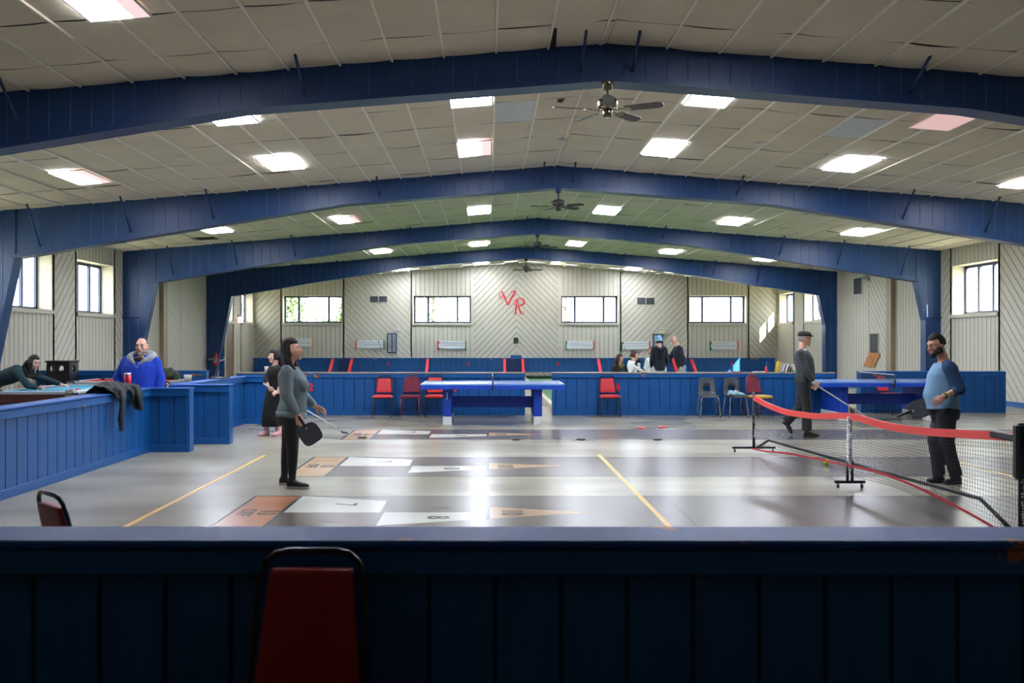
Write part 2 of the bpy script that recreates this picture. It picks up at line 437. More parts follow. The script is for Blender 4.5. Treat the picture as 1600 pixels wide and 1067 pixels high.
# ---- walls
def wall(name, origin, U, N, segs, top, extra=None, label=''):
    """segs: (u0, u1, style, win) with style v / r (rising along U) / f (falling along U); win = (z0, z1) or None"""
    mb = MB(); V = Vector((0,0,1)); U = Vector(U); N = Vector(N); org = Vector(origin)
    for (u0, u1, st, win) in segs:
        ang = {'v': 90, 'r': 46, 'f': 134}[st]; sp = 0.2 if st != 'v' else 0.2
        t0, t1 = top(u0), top(u1)
        def pl(poly): mb.planks(poly, org, U, V, N, sp, ang, 0.018, 0.011, (0, 1), phase=u0)
        def full(a, b, st):
            if RXu is not None and a < RXu < b: return [(a, 0), (b, 0), (b, top(b)), (RXu, top(RXu)), (a, top(a))]
            return [(a, 0), (b, 0), (b, top(b)), (a, top(a))]
        RXu = extra
        if not win:
            pl(full(u0, u1, st))
        else:
            z0, z1, a, b = win
            pl([(u0, 0), (u1, 0), (u1, z0), (u0, z0)]); pl([(u0, z1), (u1, z1), (u1, t1), (u0, t0)])
            if a > u0: pl([(u0, z0), (a, z0), (a, z1), (u0, z1)])
            if b < u1: pl([(b, z0), (u1, z0), (u1, z1), (b, z1)])
            d = -N*0.42                                       # reveal
            c = [org + U*x + V*z for x, z in ((a, z0), (b, z0), (b, z1), (a, z1))]
            for i in range(4):
                p, q = c[i], c[(i+1) % 4]
                f = (0, 1, 2, 3) if U.cross(V).dot(N) > 0 else (3, 2, 1, 0)
                mb.add([p, q, q+d, p+d], [tuple(reversed(f))], 2)
            # outer skin around the opening
            o = 0.5
            cc = [org + U*x + V*z + d for x, z in ((a-o, z0-o), (b+o, z0-o), (b+o, z1+o), (a-o, z1+o))]; ci = [p + d for p in c]
            mb.add(cc + ci, [(0,1,5,4), (1,2,6,5), (2,3,7,6), (3,0,4,7)], 2)
        if st != 'v' or win:
            for uu in ((u0, u1) if abs(u1-1.3) > .01 and abs(u0-1.3) > .01 else ()):                                  # cover strips between board fields
                mb.box(uu-.025, uu+.025, -.001, .016, 0.0, top(uu), 2, Matrix((list(U)+[org.x], list(N)+[org.y], list(V)+[org.z], [0,0,0,1])).to_4x4() @ Matrix.Identity(4) if False else basis(org, U, N))
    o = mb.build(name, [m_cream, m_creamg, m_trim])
    struct(o, label)
    return o
def basis(org, U, N):
    V = Vector((0,0,1)); U = Vector(U); N = Vector(N)
    return Matrix(((U.x, N.x, V.x, org[0]), (U.y, N.y, V.y, org[1]), (U.z, N.z, V.z, org[2]), (0,0,0,1)))
win_n = [0]
def window(org, U, N, a, b, z0, z1, divs):
    """frame with mullions 0.34 m back in the reveal, glass pane, sill"""
    win_n[0] += 1
    B = basis(Vector(org), U, N); y0, y1 = -0.40, -0.34
    mb = MB(); w = 0.075
    mb.box(a, b, y0, y1, z0, z0+w, 0, B); mb.box(a, b, y0, y1, z1-w, z1, 0, B)
    mb.box(a, a+w, y0, y1, z0, z1, 0, B); mb.box(b-w, b, y0, y1, z0, z1, 0, B)
    fr = struct(mb.build('window_%d' % win_n[0], m_alu))
    for d in divs:
        x = a + (b-a)*d; m2 = MB(); m2.box(x-.045, x+.045, y0, y1+.005, z0+w, z1-w, 0, B); m2.build('mullion', m_alu, fr)
    m3 = MB(); m3.box(a+w, b-w, -.375, -.37, z0+w, z1-w, 0, B); m3.build('pane', m_glass, fr)
    m4 = MB(); m4.box(a-.06, b+.06, -.02, .06, z0-.09, z0-.0, 0, B); m4.build('sill', m_trim, fr)
    return fr
# far wall
Z0, Z1 = 2.42, 3.63
wf = [(XL, -9.15, 'r', None), (-9.15, -6.38, 'v', (Z0, Z1, -9.07, -6.46)), (-6.38, -3.38, 'f', None), (-3.38, -0.66, 'v', (Z0, Z1, -3.29, -0.74)),
      (-0.66, 1.30, 'r', None), (1.30, 3.16, 'f', None), (3.16, 5.88, 'v', (Z0, Z1, 3.26, 5.78)), (5.88, 8.86, 'r', None),
      (8.86, 11.55, 'v', (Z0, Z1, 8.95, 11.45)), (11.55, XR, 'f', None)]
wall('wall_far', (0, YF, 0), (1,0,0), (0,-1,0), wf, ceil, RX, 'cream board far wall with diagonal and upright planks')
for s in wf:
    if s[3]: window((0, YF, 0), (1,0,0), (0,-1,0), s[3][2], s[3][3], Z0, Z1, (0.25, 0.76))
def side(D, nxt, kind):
    if kind == 'w':
        return [(D, D+1.2, 'f', None), (D+1.2, D+3.62, 'v', (2.34, 3.68, D+1.28, D+3.54)), (D+3.62, D+4.8, 'r', None),
                (D+4.8, D+7.22, 'v', (2.34, 3.68, D+4.88, D+7.14)), (D+7.22, nxt, 'f', None)]
    return [(D, D+3.4, 'v', None), (D+3.4, D+5.0, 'r', None), (D+5.0, nxt, 'v', None)]
segs = [(YN, FR[0], 'v', None)] + side(FR[0], FR[1], 'w') + side(FR[1], FR[2], 'w') + side(FR[2], FR[3], 'n')
D4 = FR[3]
last = [(D4, D4+1.2, 'f', None), (D4+1.2, D4+3.62, 'v', (2.42, 3.68, D4+1.5, D4+3.54)), (D4+3.62, D4+4.8, 'r', None),
        (D4+4.8, YF, 'v', (2.42, 3.68, D4+4.95, YF-.2))]
for nm, X, N in (('wall_left', XL, (1,0,0)), ('wall_right', XR, (-1,0,0))):
    sg = segs + last
    wall(nm, (X, 0, 0), (0,1,0), N, sg, lambda u, X=X: ceil(X), None, 'cream board side wall with recessed high windows')
    for s in sg:
        if s[3]: window((X, 0, 0), (0,1,0), N, s[3][2], s[3][3], s[3][0], s[3][1], (0.36, 0.68))
    pil = MB(); sx = 1 if N[0] > 0 else -1
    pil.box(min(X, X+sx*.14), max(X, X+sx*.14), 29.05, 29.42, 0, ceil(X), 0)
    struct(pil.build('trim_%d' % (1 if sx > 0 else 2), plank_paint('pilaster tan', (150, 136, 112), 0.5, var=0.06) if sx > 0 else MATS['pilaster tan']), 'plain tan pilaster on the side wall')
    bb = MB(); bb.box(min(X, X+sx*.03), max(X, X+sx*.03), YN, YF, 0, 0.13, 0)
    struct(bb.build('baseboard_' + nm[5:], m_hw), 'blue baseboard')
nb = MB(); nb.planks([(XL, 0), (XR, 0), (XR, ceil(XR)), (RX, ceil(RX)), (XL, ceil(XL))], (0, YN, 0), (1,0,0), (0,0,1), (0,1,0), 0.2, 90, mats=(0,1))
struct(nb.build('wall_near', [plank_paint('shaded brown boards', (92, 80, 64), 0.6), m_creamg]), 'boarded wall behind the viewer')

# ---- ceiling of sagging lay-in tiles
m_tile = M('ceiling tile', (204, 195, 177), 0.92, var=0.06, scale=1.3, bump=0.5, bscale=60, spec=0.2)
m_tbar = M('ceiling grid bar', (222, 218, 206), 0.5, var=0.03)
m_gap = M('dark ceiling void', (14, 14, 15), 0.9)
m_white = M('white blank ceiling panel', (196, 200, 204), 0.6, var=0.04)
def grid_x():
    L = [1.32 - .61*k for k in range(0, 21)][::-1]
    L = [x for x in L if x > XL+.05]; R = [2.10] + [2.72 + .61*k for k in range(0, 18)]
    R = [x for x in R if x < XR-.05]
    return [XL-.02] + L + [RX] + R + [XR+.02]
GX = grid_x()
BAYS = [(YN, FR[0], 8.2), (FR[0], FR[1], 12.5), (FR[1], FR[2], 23.6), (FR[2], FR[3], 31.6), (FR[3], YF, 39.3)]
LPOS = [(-3.5, 8.2), (3.07, 8.0), (-.23, 7.7)] + [(x, y) for y in (12.55, 16.0) for x in (-6.95, -3.55, -.23, 3.07, 6.35, 9.65)] + [(x, y) for y in (23.55, 31.6, 39.3) for x in (-6.85, -3.6, -.25, 3.03, 6.3, 9.6)]
cb = MB(); rnd = random.Random(3)
MISSING = set()
for (y0, y1, yc) in BAYS:
    P = 1.22; k = math.ceil((y0 - (yc - P/2))/P); gy = [y0 - (0.02 if y0 == YN else 0)]
    while yc - P/2 + k*P < y1 - .02:
        v = yc - P/2 + k*P
        if v > y0 + .02: gy.append(v)
        k += 1
    gy.append(y1)
    for i in range(len(GX)-1):
        for j in range(len(gy)-1):
            xa, xb, ya, yb = GX[i], GX[i+1], gy[j], gy[j+1]
            sag = rnd.uniform(0.008, 0.042); lift = rnd.uniform(0, 0.006); tl = rnd.uniform(-.006, .006)
            if any(xa-.3 < lx < xb+.3 and ya-.6 < ly < yb+.6 for lx, ly in LPOS): sag = .002
            n = 4; vs = []
            xo, yo, ya, yb = xa, ya, ya+.009, yb-.009
            for b in range(n+1):
                for a in range(n+1):
                    u, v = a/n, b/n; x = xa+(xb-xa)*u; y = ya+(yb-ya)*v
                    vs.append((x, y, ceil(x) + lift + tl*(u-.5)*2*v - sag*4*u*(1-u)*(0.4+0.6*4*v*(1-v))))
            fs = [(b*(n+1)+a, (b+1)*(n+1)+a, (b+1)*(n+1)+a+1, b*(n+1)+a+1) for b in range(n) for a in range(n)]
            mt = 0
            xm, ym = (xa+xb)/2, (ya+yb)/2
            if 0 < y0 < 12 and (abs(ym-13.72) < .1 and 0.4 < xm < 1.0): mt = 3
            if 0 < y0 < 12 and (abs(ym-13.72) < .1 and 5.0 < xm < 5.6): mt = 3
            cb.add(vs, fs, mt, True)
    for x in GX[1:-1]:
        if x == RX: continue
        z = ceil(x); cb.box(x-.013, x+.013, y0, y1, z-.02, z+.004, 1)
    for y in gy[1:-1]:
        for i in range(len(GX)-1):
            xa, xb = GX[i], GX[i+1]
            cb.prism([(xa, y-.012, ceil(xa)+.03), (xb, y-.012, ceil(xb)+.03), (xb, y-.012, ceil(xb)+.034), (xa, y-.012, ceil(xa)+.034)], (0, .024, 0), 2)
# dark gaps where tiles have slipped
def gap(x0, y0, x1, y1, x2, y2, dz=.014):
    cb.add([(x0, y0, ceil(x0)-dz), (x1, y1, ceil(x1)-dz), (x2, y2, ceil(x2)-dz)], [(0, 1, 2)], 2)
gap(1.00, 13.14, 1.10, 13.14, 1.00, 14.0)
gap(0.70, 10.1, 0.76, 10.1, 0.70, 10.82); gap(0.76, 10.1, 0.80, 10.82, 0.70, 10.82)
gap(-7.9, 24.4, -7.3, 24.5, -7.3, 25.1); gap(-7.9, 24.4, -7.9, 25.0, -7.3, 25.1)
gap(-0.4, 24.22, 0.02, 24.22, 0.02, 24.36); gap(-0.4, 24.22, 0.02, 24.36, -0.4, 24.34)
struct(cb.build('ceiling', [m_tile, m_tbar, m_gap, m_white]), 'shallow pitched ceiling of sagging beige tiles')
rf = MB()
rf.add([(XL-.8, YN-.3, ceil(XL)+.12), (RX, YN-.3, 5.3), (RX, YF+.8, 5.3), (XL-.8, YF+.8, ceil(XL)+.12), (XR+.8, YN-.3, ceil(XR)+.12), (XR+.8, YF+.8, ceil(XR)+.12)],
       [(0, 1, 2, 3), (1, 4, 5, 2)], 0)
struct(rf.build('roof', M('roof deck', (60, 60, 62), 0.9)), 'roof deck above the ceiling tiles')

# ---- the four blue rigid frames
for bi, D in enumerate(FR):
    mb = MB(); th = 0.26; top = lambda x: ceil(x) + .03
    kn = 10.78; kk = 4.25
    polys = []
    xl = RX - kn - 0.05; xr = RX + kn
    polys.append([(XL, 0), (-10.12, 0), (xl, 3.29), (xl, top(xl)), (XL, top(XL))])
    polys.append([(xl, 3.29), (RX-kk, 4.36), (RX-kk, top(RX-kk)), (xl, top(xl))])
    polys.append([(RX-kk, 4.36), (RX, 4.69), (RX, top(RX)), (RX-kk, top(RX-kk))])
    polys.append([(RX, 4.69), (RX+kk, 4.36), (RX+kk, top(RX+kk)), (RX, top(RX))])
    polys.append([(RX+kk, 4.36), (xr, 3.33), (xr, top(xr)), (RX+kk, top(RX+kk))])
    polys.append([(xr, 3.33), (12.42, 2.2), (XR, 2.2), (XR, top(XR)), (xr, top(xr))])
    polys.append([(12.42, 2.2), (12.42, 0), (XR, 0), (XR, 2.2)])
    for p in polys:
        for y, N in ((D, (0,-1,0)), (D+th, (0,1,0))):
            mb.planks(p, (0, y, 0), (1,0,0), (0,0,1), N, 0.25, 90, 0.014, 0.008, (0, 1), phase=.1)
    bot = [(-10.12, 0), (xl, 3.29), (RX-kk, 4.36), (RX, 4.69), (RX+kk, 4.36), (xr, 3.33), (12.42, 2.2), (12.42, 0)]
    for i in range(len(bot)-1):
        (xa, za), (xb, zb) = bot[i], bot[i+1]
        mb.add([(xa, D, za), (xb, D, zb), (xb, D+th, zb), (xa, D+th, za)], [(0, 3, 2, 1)], 0)
    fr = struct(mb.build('beam_%d' % (bi+1), [m_blue, m_bluelite]), 'blue boarded rigid frame spanning the hall')
    fb = MB()                                                    # soffit boards, a little proud
    for i in range(1, 6):
        (xa, za), (xb, zb) = bot[i-1 if i == 0 else i], bot[i+1]
        fb.prism([(xa, D-.03, za-.035), (xb, D-.03, zb-.035), (xb, D-.03, zb+.03), (xa, D-.03, za+.03)], (0, th+.06, 0), 0)
    for i in (0, 5, 6):
        (xa, za), (xb, zb) = bot[i], bot[i+1]
        fb.prism([(xa-.03, D-.03, za), (xa+.03, D-.03, za), (xb+.03, D-.03, zb), (xb-.03, D-.03, zb)], (0, th+.06, 0), 0)
    fb.box(xl-.04, xl+.04, D-.022, D, 3.29, ceil(xl), 0); fb.box(xr-.04, xr+.04, D-.022, D, 3.33, ceil(xr), 0)
    fb.build('soffit_board', m_blue, fr)
    for dx in (-10.3, -8.5, -6.85, -3.55, -0.3, 0.3, 3.55, 6.85, 8.5, 10.3):
        x = RX + dx; zb = 4.69 - (abs(dx)*.0776 if abs(dx) < kk else .33 + (abs(dx)-kk)*.161) + .1
        br = MB(); br.tube([(x, D-.55, ceil(x)-.005), (x, D-.002, zb)], .018, 0, 6); br.build('brace', m_blue, fr)
    for x0, x1, z in ((XL, XL+.5, 2.28), (XR-.5, XR, 2.28)):
        br = MB(); br.tube([(x0, D-.05, z), (x1, D-.05, z)], .014, 0, 6)
        br.box(min(x0, x1)+.2, min(x0, x1)+.24, D-.06, D, z-.02, z+.02, 0); br.build('tie_rod', m_blue, fr)

# ---- ceiling lights
m_lit = emis('lit diffuser', (232, 238, 255), 18.0)
m_half = emis('half lit diffuser', (232, 238, 255), 18.0, ((244, 190, 190), 0.3))
m_dim = emis('dim pink diffuser', (232, 170, 166), 0.17)
m_warm = emis('warm half diffuser', (235, 240, 255), 18.0, ((250, 200, 120), .5))
m_lf = M('light frame white', (206, 208, 212), 0.5, var=0.02)
def ceiling_light(x, y, m, label, grp='ceiling light panels'):
    t = thing('ceiling_light', label, 'ceiling light', (x, y, ceil(x) - .022), 0, grp)
    t.rotation_euler = (0, math.atan(.0805)*(1 if x > RX else -1), 0)
    f = MB()
    for a in ((-.305, -.285, -.61, .61), (.285, .305, -.61, .61), (-.305, .305, -.61, -.59), (-.305, .305, .59, .61)):
        f.box(a[0], a[1], a[2], a[3], -.012, .004)
    f.build('frame', m_lf, t)
    d = MB(); d.box(-.287, .287, -.592, .592, -.008, .0); d.build('diffuser', m, t)
    return t
LIT = 'white lit ceiling panel, '
ceiling_light(-3.5, 8.2, m_half, 'white ceiling panel with one pinkish side, cut by the top edge of the view', )
m_fill = emis('fill diffuser', (240, 236, 226), .6)  # for unseen panels added as fill, to brighten the foreground
ceiling_light(-3.5, 0.6, m_fill, 'dim ceiling panel added as fill behind the viewer, on the pool table side')
ceiling_light(3.07, 0.6, m_fill, 'dim ceiling panel added as fill behind the viewer, on the net side')
ceiling_light(3.07, 8.0, m_lit, LIT + 'over the near court, just above the top of the view')
ceiling_light(-0.23, 12.5, m_lit, LIT + 'nearer of the two just left of the nickel fan')
ceiling_light(-0.23, 16.0, m_half, 'ceiling panel with one greyer side, farther of the two left of the nickel fan')
ceiling_light(-3.53, 12.45, m_lit, LIT + 'tucked under the first blue beam, third from the nickel fan')
ceiling_light(-3.56, 15.9, m_lit, LIT + 'just below the panel tucked under the first beam')
ceiling_light(-6.95, 15.75, m_half, 'ceiling panel with a pinkish side, nearest the pool table windows')
ceiling_light(3.07, 12.5, m_lit, LIT + 'closest to the blades of the nickel fan')
ceiling_light(3.07, 16.0, m_lit, LIT + 'below and beyond the nickel fan, next to the ridge')
ceiling_light(6.33, 16.05, m_lit, LIT + 'above the man in the raglan shirt')
ceiling_light(6.38, 12.75, m_dim, 'unlit pinkish ceiling panel under the first blue beam')
ceiling_light(9.65, 16.3, m_half, 'ceiling panel cut by the right edge of the view')
ceiling_light(-0.23, 23.6, m_lit, LIT + 'beside the second fan, above the dark tile gap')
ceiling_light(3.05, 23.6, m_lit, LIT + 'in the second bay, on the other side of the second fan')
ceiling_light(-3.57, 23.3, m_half, 'ceiling panel half grey, in the second bay above the grey sweatshirt woman')
ceiling_light(-6.85, 23.2, m_lit, LIT + 'in the second bay beside the missing dark tile')
ceiling_light(6.33, 23.7, m_lit, LIT + 'in the second bay, third along from the second fan')
ceiling_light(9.63, 23.8, m_lit, LIT + 'in the second bay nearest the sunlit column')
ceiling_light(-0.3, 31.6, m_lit, LIT + 'in the third bay, just left of the third fan')
ceiling_light(3.0, 31.6, m_lit, LIT + 'in the third bay, just right of the third fan')
ceiling_light(-3.65, 31.4, m_lit, LIT + 'in the third bay, alone above the wall vent')
ceiling_light(6.3, 31.7, m_lit, LIT + 'in the third bay, second from the third fan')
ceiling_light(9.55, 31.6, m_lit, LIT + 'in the third bay, under the beam by the high side windows')
ceiling_light(-0.3, 39.3, m_lit, LIT + 'in the last bay close to the smallest fan')
ceiling_light(3.0, 39.3, m_warm, 'ceiling panel with a yellowish side, in the last bay')
ceiling_light(-3.65, 39.2, m_lit, LIT + 'in the last bay, above the second far window')
ceiling_light(6.2, 39.3, m_lit, LIT + 'in the last bay, above the third far window')
# blank white panels, detectors, sprinklers
m_plas = M('off white plastic', (206, 204, 196), 0.45, var=0.02)
m_blk = M('black plastic', (20, 20, 22), 0.45, var=0.1)
def detector(px, py, label, dark=False, big=1.0):
    # intersect the ceiling
    y = 12.0
    for _ in range(30):
        x = xw(px, y); y = F_PX*(ceil(x)-EYE)/(VPY-py)
    t = thing('smoke_detector', label, 'smoke detector', (x, y, ceil(x)-.01))
    d = MB(); d.lathe((0,0,0), [(.075*big, 0), (.075*big, -.02), (.06*big, -.045), (.02, -.05)], 0, 18); d.build('housing', m_plas, t)
    e = MB(); e.lathe((0,0,0), [(.062*big, -.022), (.064*big, -.03), (.058*big, -.036)], 0, 18); e.build('vent_ring', m_blk, t)
detector(879, 217, 'dark banded smoke detector on the ceiling beyond the nickel fan', True, 1.1)
detector(283, 244, 'small smoke detector on the ceiling near the half pink panel')
detector(1186, 222, 'small smoke detector on the ceiling beyond the two bright panels')
detector(1042, 329, 'tiny smoke detector on the second bay ceiling')
# ------------------------------------------------------------------ low blue half walls
m_railp = plank_paint('chipped rail paint', (4, 82, 146), 0.42, chips=((170, 104, 62), 0.645), var=0.12)
def half_wall(label, x0, y0, x1, y1, h=0.93, lw=0.25, th=0.15, ledge=None, ends=(True, True), lowgap=0.0, phase=0.05, rail=0.09):
    L = math.hypot(x1-x0, y1-y0)
    t = thing('half_wall', label, 'half wall', (x0, y0, 0), math.atan2(y1-y0, x1-x0), 'low blue half walls')
    p = MB()
    for y, N in ((-th/2, (0,-1,0)), (th/2, (0,1,0))):
        p.planks([(0, lowgap), (L, lowgap), (L, h-.03), (0, h-.03)], (0, y, 0), (1,0,0), (0,0,1), N, 0.225, 90, 0.016, 0.01, (0, 1), phase=phase)
    for x, N in ((0, (-1,0,0)), (L, (1,0,0))):
        f = [(x, -th/2, lowgap), (x, th/2, lowgap), (x, th/2, h-.03), (x, -th/2, h-.03)]
        p.add(f, [(0, 1, 2, 3) if N[0] > 0 else (3, 2, 1, 0)], 0)
    p.add([(0, -th/2, lowgap), (L, -th/2, lowgap), (L, th/2, lowgap), (0, th/2, lowgap)], [(0, 3, 2, 1)], 0)
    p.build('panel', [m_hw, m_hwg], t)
    e0 = -.02 if ends[0] else 0; e1 = L + .02 if ends[1] else L
    c = MB(); c.bbox(e0-.015, e1+.015, -lw/2, lw/2, h-.028, h, .008); c.build('ledge', ledge or m_ledge, t)
    for s in (-1, 1):
        r = MB(); y0_, y1_ = sorted((s*th/2, s*(lw/2-.015))); r.bbox(e0, e1, y0_, y1_, h-.028-rail, h-.03, .004); r.build('rail', m_railp, t)
        if lowgap == 0:
            b = MB(); y0_, y1_ = sorted((s*th/2, s*(th/2+.02))); b.bbox(e0, e1, y0_, y1_, 0, .1, .004); b.build('baseboard', m_hw, t)
    for k, x in ((0, 0), (1, L)):
        if ends[k]:
            q = MB(); q.bbox(x-.03, x+.03, -th/2-.018, th/2+.018, lowgap, h-.03, .004); q.build('end_post', m_hw, t)
    return t
front_wall = half_wall('long dark blue half wall across the whole foreground, behind the foreground red chair', -7.5, 3.235, 8.0, 3.20, lw=.25, th=.15, phase=.1)
w_l1 = half_wall('long blue half wall running beside the pool tables, with a jacket on it', -4.98, 8.2, -4.98, 13.36, ends=(True, False))
half_wall('short blue half wall stub at the end of the wall with the jacket', -5.04, 13.42, -4.34, 13.42, ends=(False, True))
half_wall('short blue half wall stub standing just behind the stub by the jacket wall', -4.92, 14.45, -4.05, 14.45, ends=(True, True))
half_wall('blue half wall running back from the second stub, black tray on its ledge', -4.92, 14.6, -4.80, 17.85, ends=(False, False))
half_wall('short blue half wall behind the girl in the black dress', -4.78, 17.97, -4.0, 17.97, ends=(False, True))
w_a = half_wall('blue half wall with numbers 2 and 3, behind the red and maroon chairs', -5.42, 20.08, 0.78, 20.08, ledge=m_ledgewood)
w_b = half_wall('blue half wall with numbers 4 and 5, behind the grey plastic chairs', 1.43, 20.08, 7.5, 20.08, ledge=m_ledgewood)
half_wall('blue half wall behind the second table tennis table, by the side wall', 8.42, 20.85, 11.62, 20.85, lw=.3, th=.24)
half_wall('blue half wall against the side wall beyond the pool tables', XL+.02, 21.3, -6.5, 21.3)
w_back = half_wall('long blue back board of the bowling lanes along the far wall', -10.2, 40.25, 12.5, 40.25, h=.885, lw=.16, th=.1, lowgap=.27, ledge=m_hw, rail=.05)
m_red = M('red paint', (206, 38, 48), 0.45, var=0.06)
def numeral(w, txt, px, y, z, size, front):
    x0, y0, _ = w.location
    o = text_mb(txt, size, .002, 0, T(px - x0, front, z) @ FRONT, bold=.008)
    o.build('numeral', m_red, w)
numeral(w_a, '2', xw(486, 20), 20, .60, .24, -.082); numeral(w_a, '3', xw(711, 20), 20, .60, .24, -.082)
numeral(w_b, '4', xw(965, 20), 20, .60, .24, -.082); numeral(w_b, '5', xw(1171, 20), 20, .60, .24, -.082)
for tx, px in (('2', 607), ('3', 731), ('4', 872), ('5', 1143)):
    numeral(w_back, tx, xw(px, 40.2), 40.2, .62, .25, -.06)
# panel frames between the paired red boards
for pa, pb in ((529, 547), (790, 815)):
    f = MB(); xa, xb = xw(pa, 40.2)+10.2, xw(pb, 40.2)+10.2
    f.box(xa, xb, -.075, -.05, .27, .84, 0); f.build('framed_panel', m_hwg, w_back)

# ---- bowling lanes behind the half walls
m_green = M('green lane carpet', (82, 122, 84), 0.95, var=0.1, scale=8, bump=.3, bscale=200)
m_dkgreen = M('dark green carpet', (30, 52, 34), 0.95, var=0.1)
m_kerb = M('pale lane kerb', (176, 166, 142), 0.5, var=0.08)
for i, (xa, xb) in enumerate(((-5.85, -2.70), (-2.56, 0.66), (1.62, 4.77), (4.91, 8.02))):
    c = MB(); c.bbox(xa+.02, xb-.02, 20.45, 39.6, 0.0, .005, .002)
    o = c.build('lane_carpet', m_green); tag(o, ['green carpet lane behind the 2 on the half wall', 'green carpet lane behind the 3 on the half wall', 'green carpet lane seen through the gap between the half walls', 'green carpet lane behind the grey plastic chairs'][i], 'lane carpet', 'green bowling lane carpets')
    d = MB(); d.bbox(xa, xb, 39.65, 40.15, 0, .12, .03); tag(d.build('carpet_bumper', m_dkgreen), ['dark green bumper at the far end of lane 2', 'dark green bumper at the far end of lane 3', 'dark green bumper at the far end of lane 4, seen through the gap', 'dark green bumper at the far end of lane 5'][i], 'bumper', 'lane end bumpers')
for i, px in enumerate((519, 549, 668, 788.5, 817, 935.5, 1053, 1082)):
    x = xw(px, 40.0); lab = ['red sloping board at the first lane edge, nearest the women', 'red sloping board second along the back board from the women', 'red sloping board alone between 2 and 3 on the back board', 'red sloping board on the near side of the blue box',
           'red sloping board beside the 4 on the back board', 'red sloping board beside the seated girl', 'red sloping board between the two standing men', 'red sloping board behind the man in jeans'][i]
    t = thing('lane_divider', lab + ', with its lane kerb', 'lane divider', (x, 0, 0), 0, 'bowling lane dividers')
    k = MB(); k.bbox(-.06, .06, 21.6 if i in (0, 7) else 20.42, 39.2, 0, .13, .006); k.build('kerb', m_kerb, t)
    r = MB(); r.prism([(-.055, 40.19, .86), (-.055, 40.19, .76), (-.055, 39.2, .0), (-.055, 39.0, .0), (-.055, 39.0, .15)], (.11, 0, 0)); r.build('sloping_board', m_red, t)
    if i == 4:
        e = MB(); e.bbox(-.12, .55, 20.36, 20.42, 0, .15, .006); e.build('end_board', m_red, t)
bx = MB(); bx.bbox(-.24, .24, -.06, .06, 0, .12, .01)
tag(bx.build('blue_box', m_hw, None, (xw(806.5, 40.25), 40.25, .885)), 'small blue box standing on the back board below the red letters', 'box')

# ---- wall things
WF = YF - .002
m_board = M('white score board', (214, 222, 222), 0.35, var=.03)
m_endg = M('green end cap', (26, 108, 66), 0.5); m_endo = M('orange end cap', (206, 136, 88), 0.5); m_ink = M('black lettering', (30, 34, 38), 0.6)
def scoreboard(px, py, cols, label, marks=()):
    w, h = 1.27, .36
    t = thing('score_board', label, 'score board', (xw(px, WF), WF, zw(py, WF)), 0, 'lane score boards on the far wall')
    b = MB(); b.bbox(-w/2+.03, w/2-.03, -.05, 0, -h/2, h/2, .01); b.build('board', m_board, t)
    for s, c in ((-1, cols[0]), (1, cols[1])):
        e = MB(); x0, x1 = sorted((s*(w/2-.05), s*w/2)); e.bbox(x0, x1, -.075, 0, -h/2-.02, h/2+.02, .008); e.build('end_cap', c, t)
    r = MB()
    for z in (-.13, .13): r.tube([(-w/2+.05, -.062, z), (w/2-.05, -.062, z)], .008, 0, 6)
    r.build('slider_rod', MATS.get('steel') or M('steel', (170, 174, 178), .3, metal=.9), t)
    n = MB()
    for i in range(16):
        x = -w/2 + .12 + i*(w-.24)/15
        join(n, text_mb(str(i), .062, .001, 0, T(x, -.0515, 0) @ FRONT, bold=.001))
        if i < 15: n.box(x+.031, x+.0345, -.0525, -.05, -.09, .09)
    n.build('numbers', m_ink, t)
    for (mx, up, c) in marks:
        k = MB(); k.bbox(mx-.02, mx+.02, -.085, -.05, (.08 if up else -.16), (.17 if up else -.09), .006); k.build('marker', c, t)
scoreboard(467, 536, (m_red, m_endo), 'white score board with red and orange ends, partly behind the dark haired woman')
scoreboard(578.5, 538.5, (m_red, m_endg), 'white score board beside the blue framed wire panel under the wall vent', ((.38, True, M('maroon marker', (110, 20, 36), .5)), (.47, False, m_endg)))
scoreboard(706, 539.5, (m_red, m_endg), 'white score board with red and green ends under the second far window', ((-.57, True, m_red), (-.57, False, m_ink)))
scoreboard(906, 539.5, (m_endg, m_red), 'white score board under the third far window, above the seated girl side', ((-.58, True, m_endg),))
scoreboard(993, 540.5, (m_endg, m_red), 'white score board above the woman in the white hoodie', ((-.55, True, m_red), (-.48, False, m_endg)))
scoreboard(1131, 540.5, (m_endg, m_red), 'white score board under the fourth far window', ((-.56, True, m_red), (-.56, False, m_endg)))
m_steel = MATS['steel']
m_grille = M('grey vent blades', (98, 102, 106), 0.5, metal=.3)
def wall_vent(px, py, w, h, label, org=None, B=None, fm_=None, split=True):
    t = thing('wall_vent', label, 'vent')
    if B is None: B = basis((xw(px, WF), WF, zw(py, WF)), (1,0,0), (0,-1,0))
    t.matrix_world = B
    f = MB(); e = .03
    f.bbox(-w/2, w/2, 0, .03, -h/2, -h/2+e, .004); f.bbox(-w/2, w/2, 0, .03, h/2-e, h/2, .004)
    f.bbox(-w/2, -w/2+e, 0, .03, -h/2, h/2, .004); f.bbox(w/2-e, w/2, 0, .03, -h/2, h/2, .004)
    if split: f.bbox(-.015, .015, 0, .03, -h/2, h/2, .004)
    f.build('frame', fm_ or m_trim, t)
    b = MB(); b.box(-w/2+e, w/2-e, 0, .004, -h/2+e, h/2-e); b.build('backing', M('vent dark backing', (44, 46, 48), .7), t)
    s = MB(); n = int((h-2*e)/.03) if h > w else int((w-2*e)/.03)
    for i in range(n):
        if h > w:
            z = -h/2+e+(i+.5)*(h-2*e)/n; s.box(-w/2+e, w/2-e, .006, .022, z-.006, z+.006)
        else:
            x = -w/2+e+(i+.5)*(w-2*e)/n; s.box(x-.006, x+.006, .006, .022, -h/2+e, h/2-e)
    s.build('grille', m_grille, t)
    return t
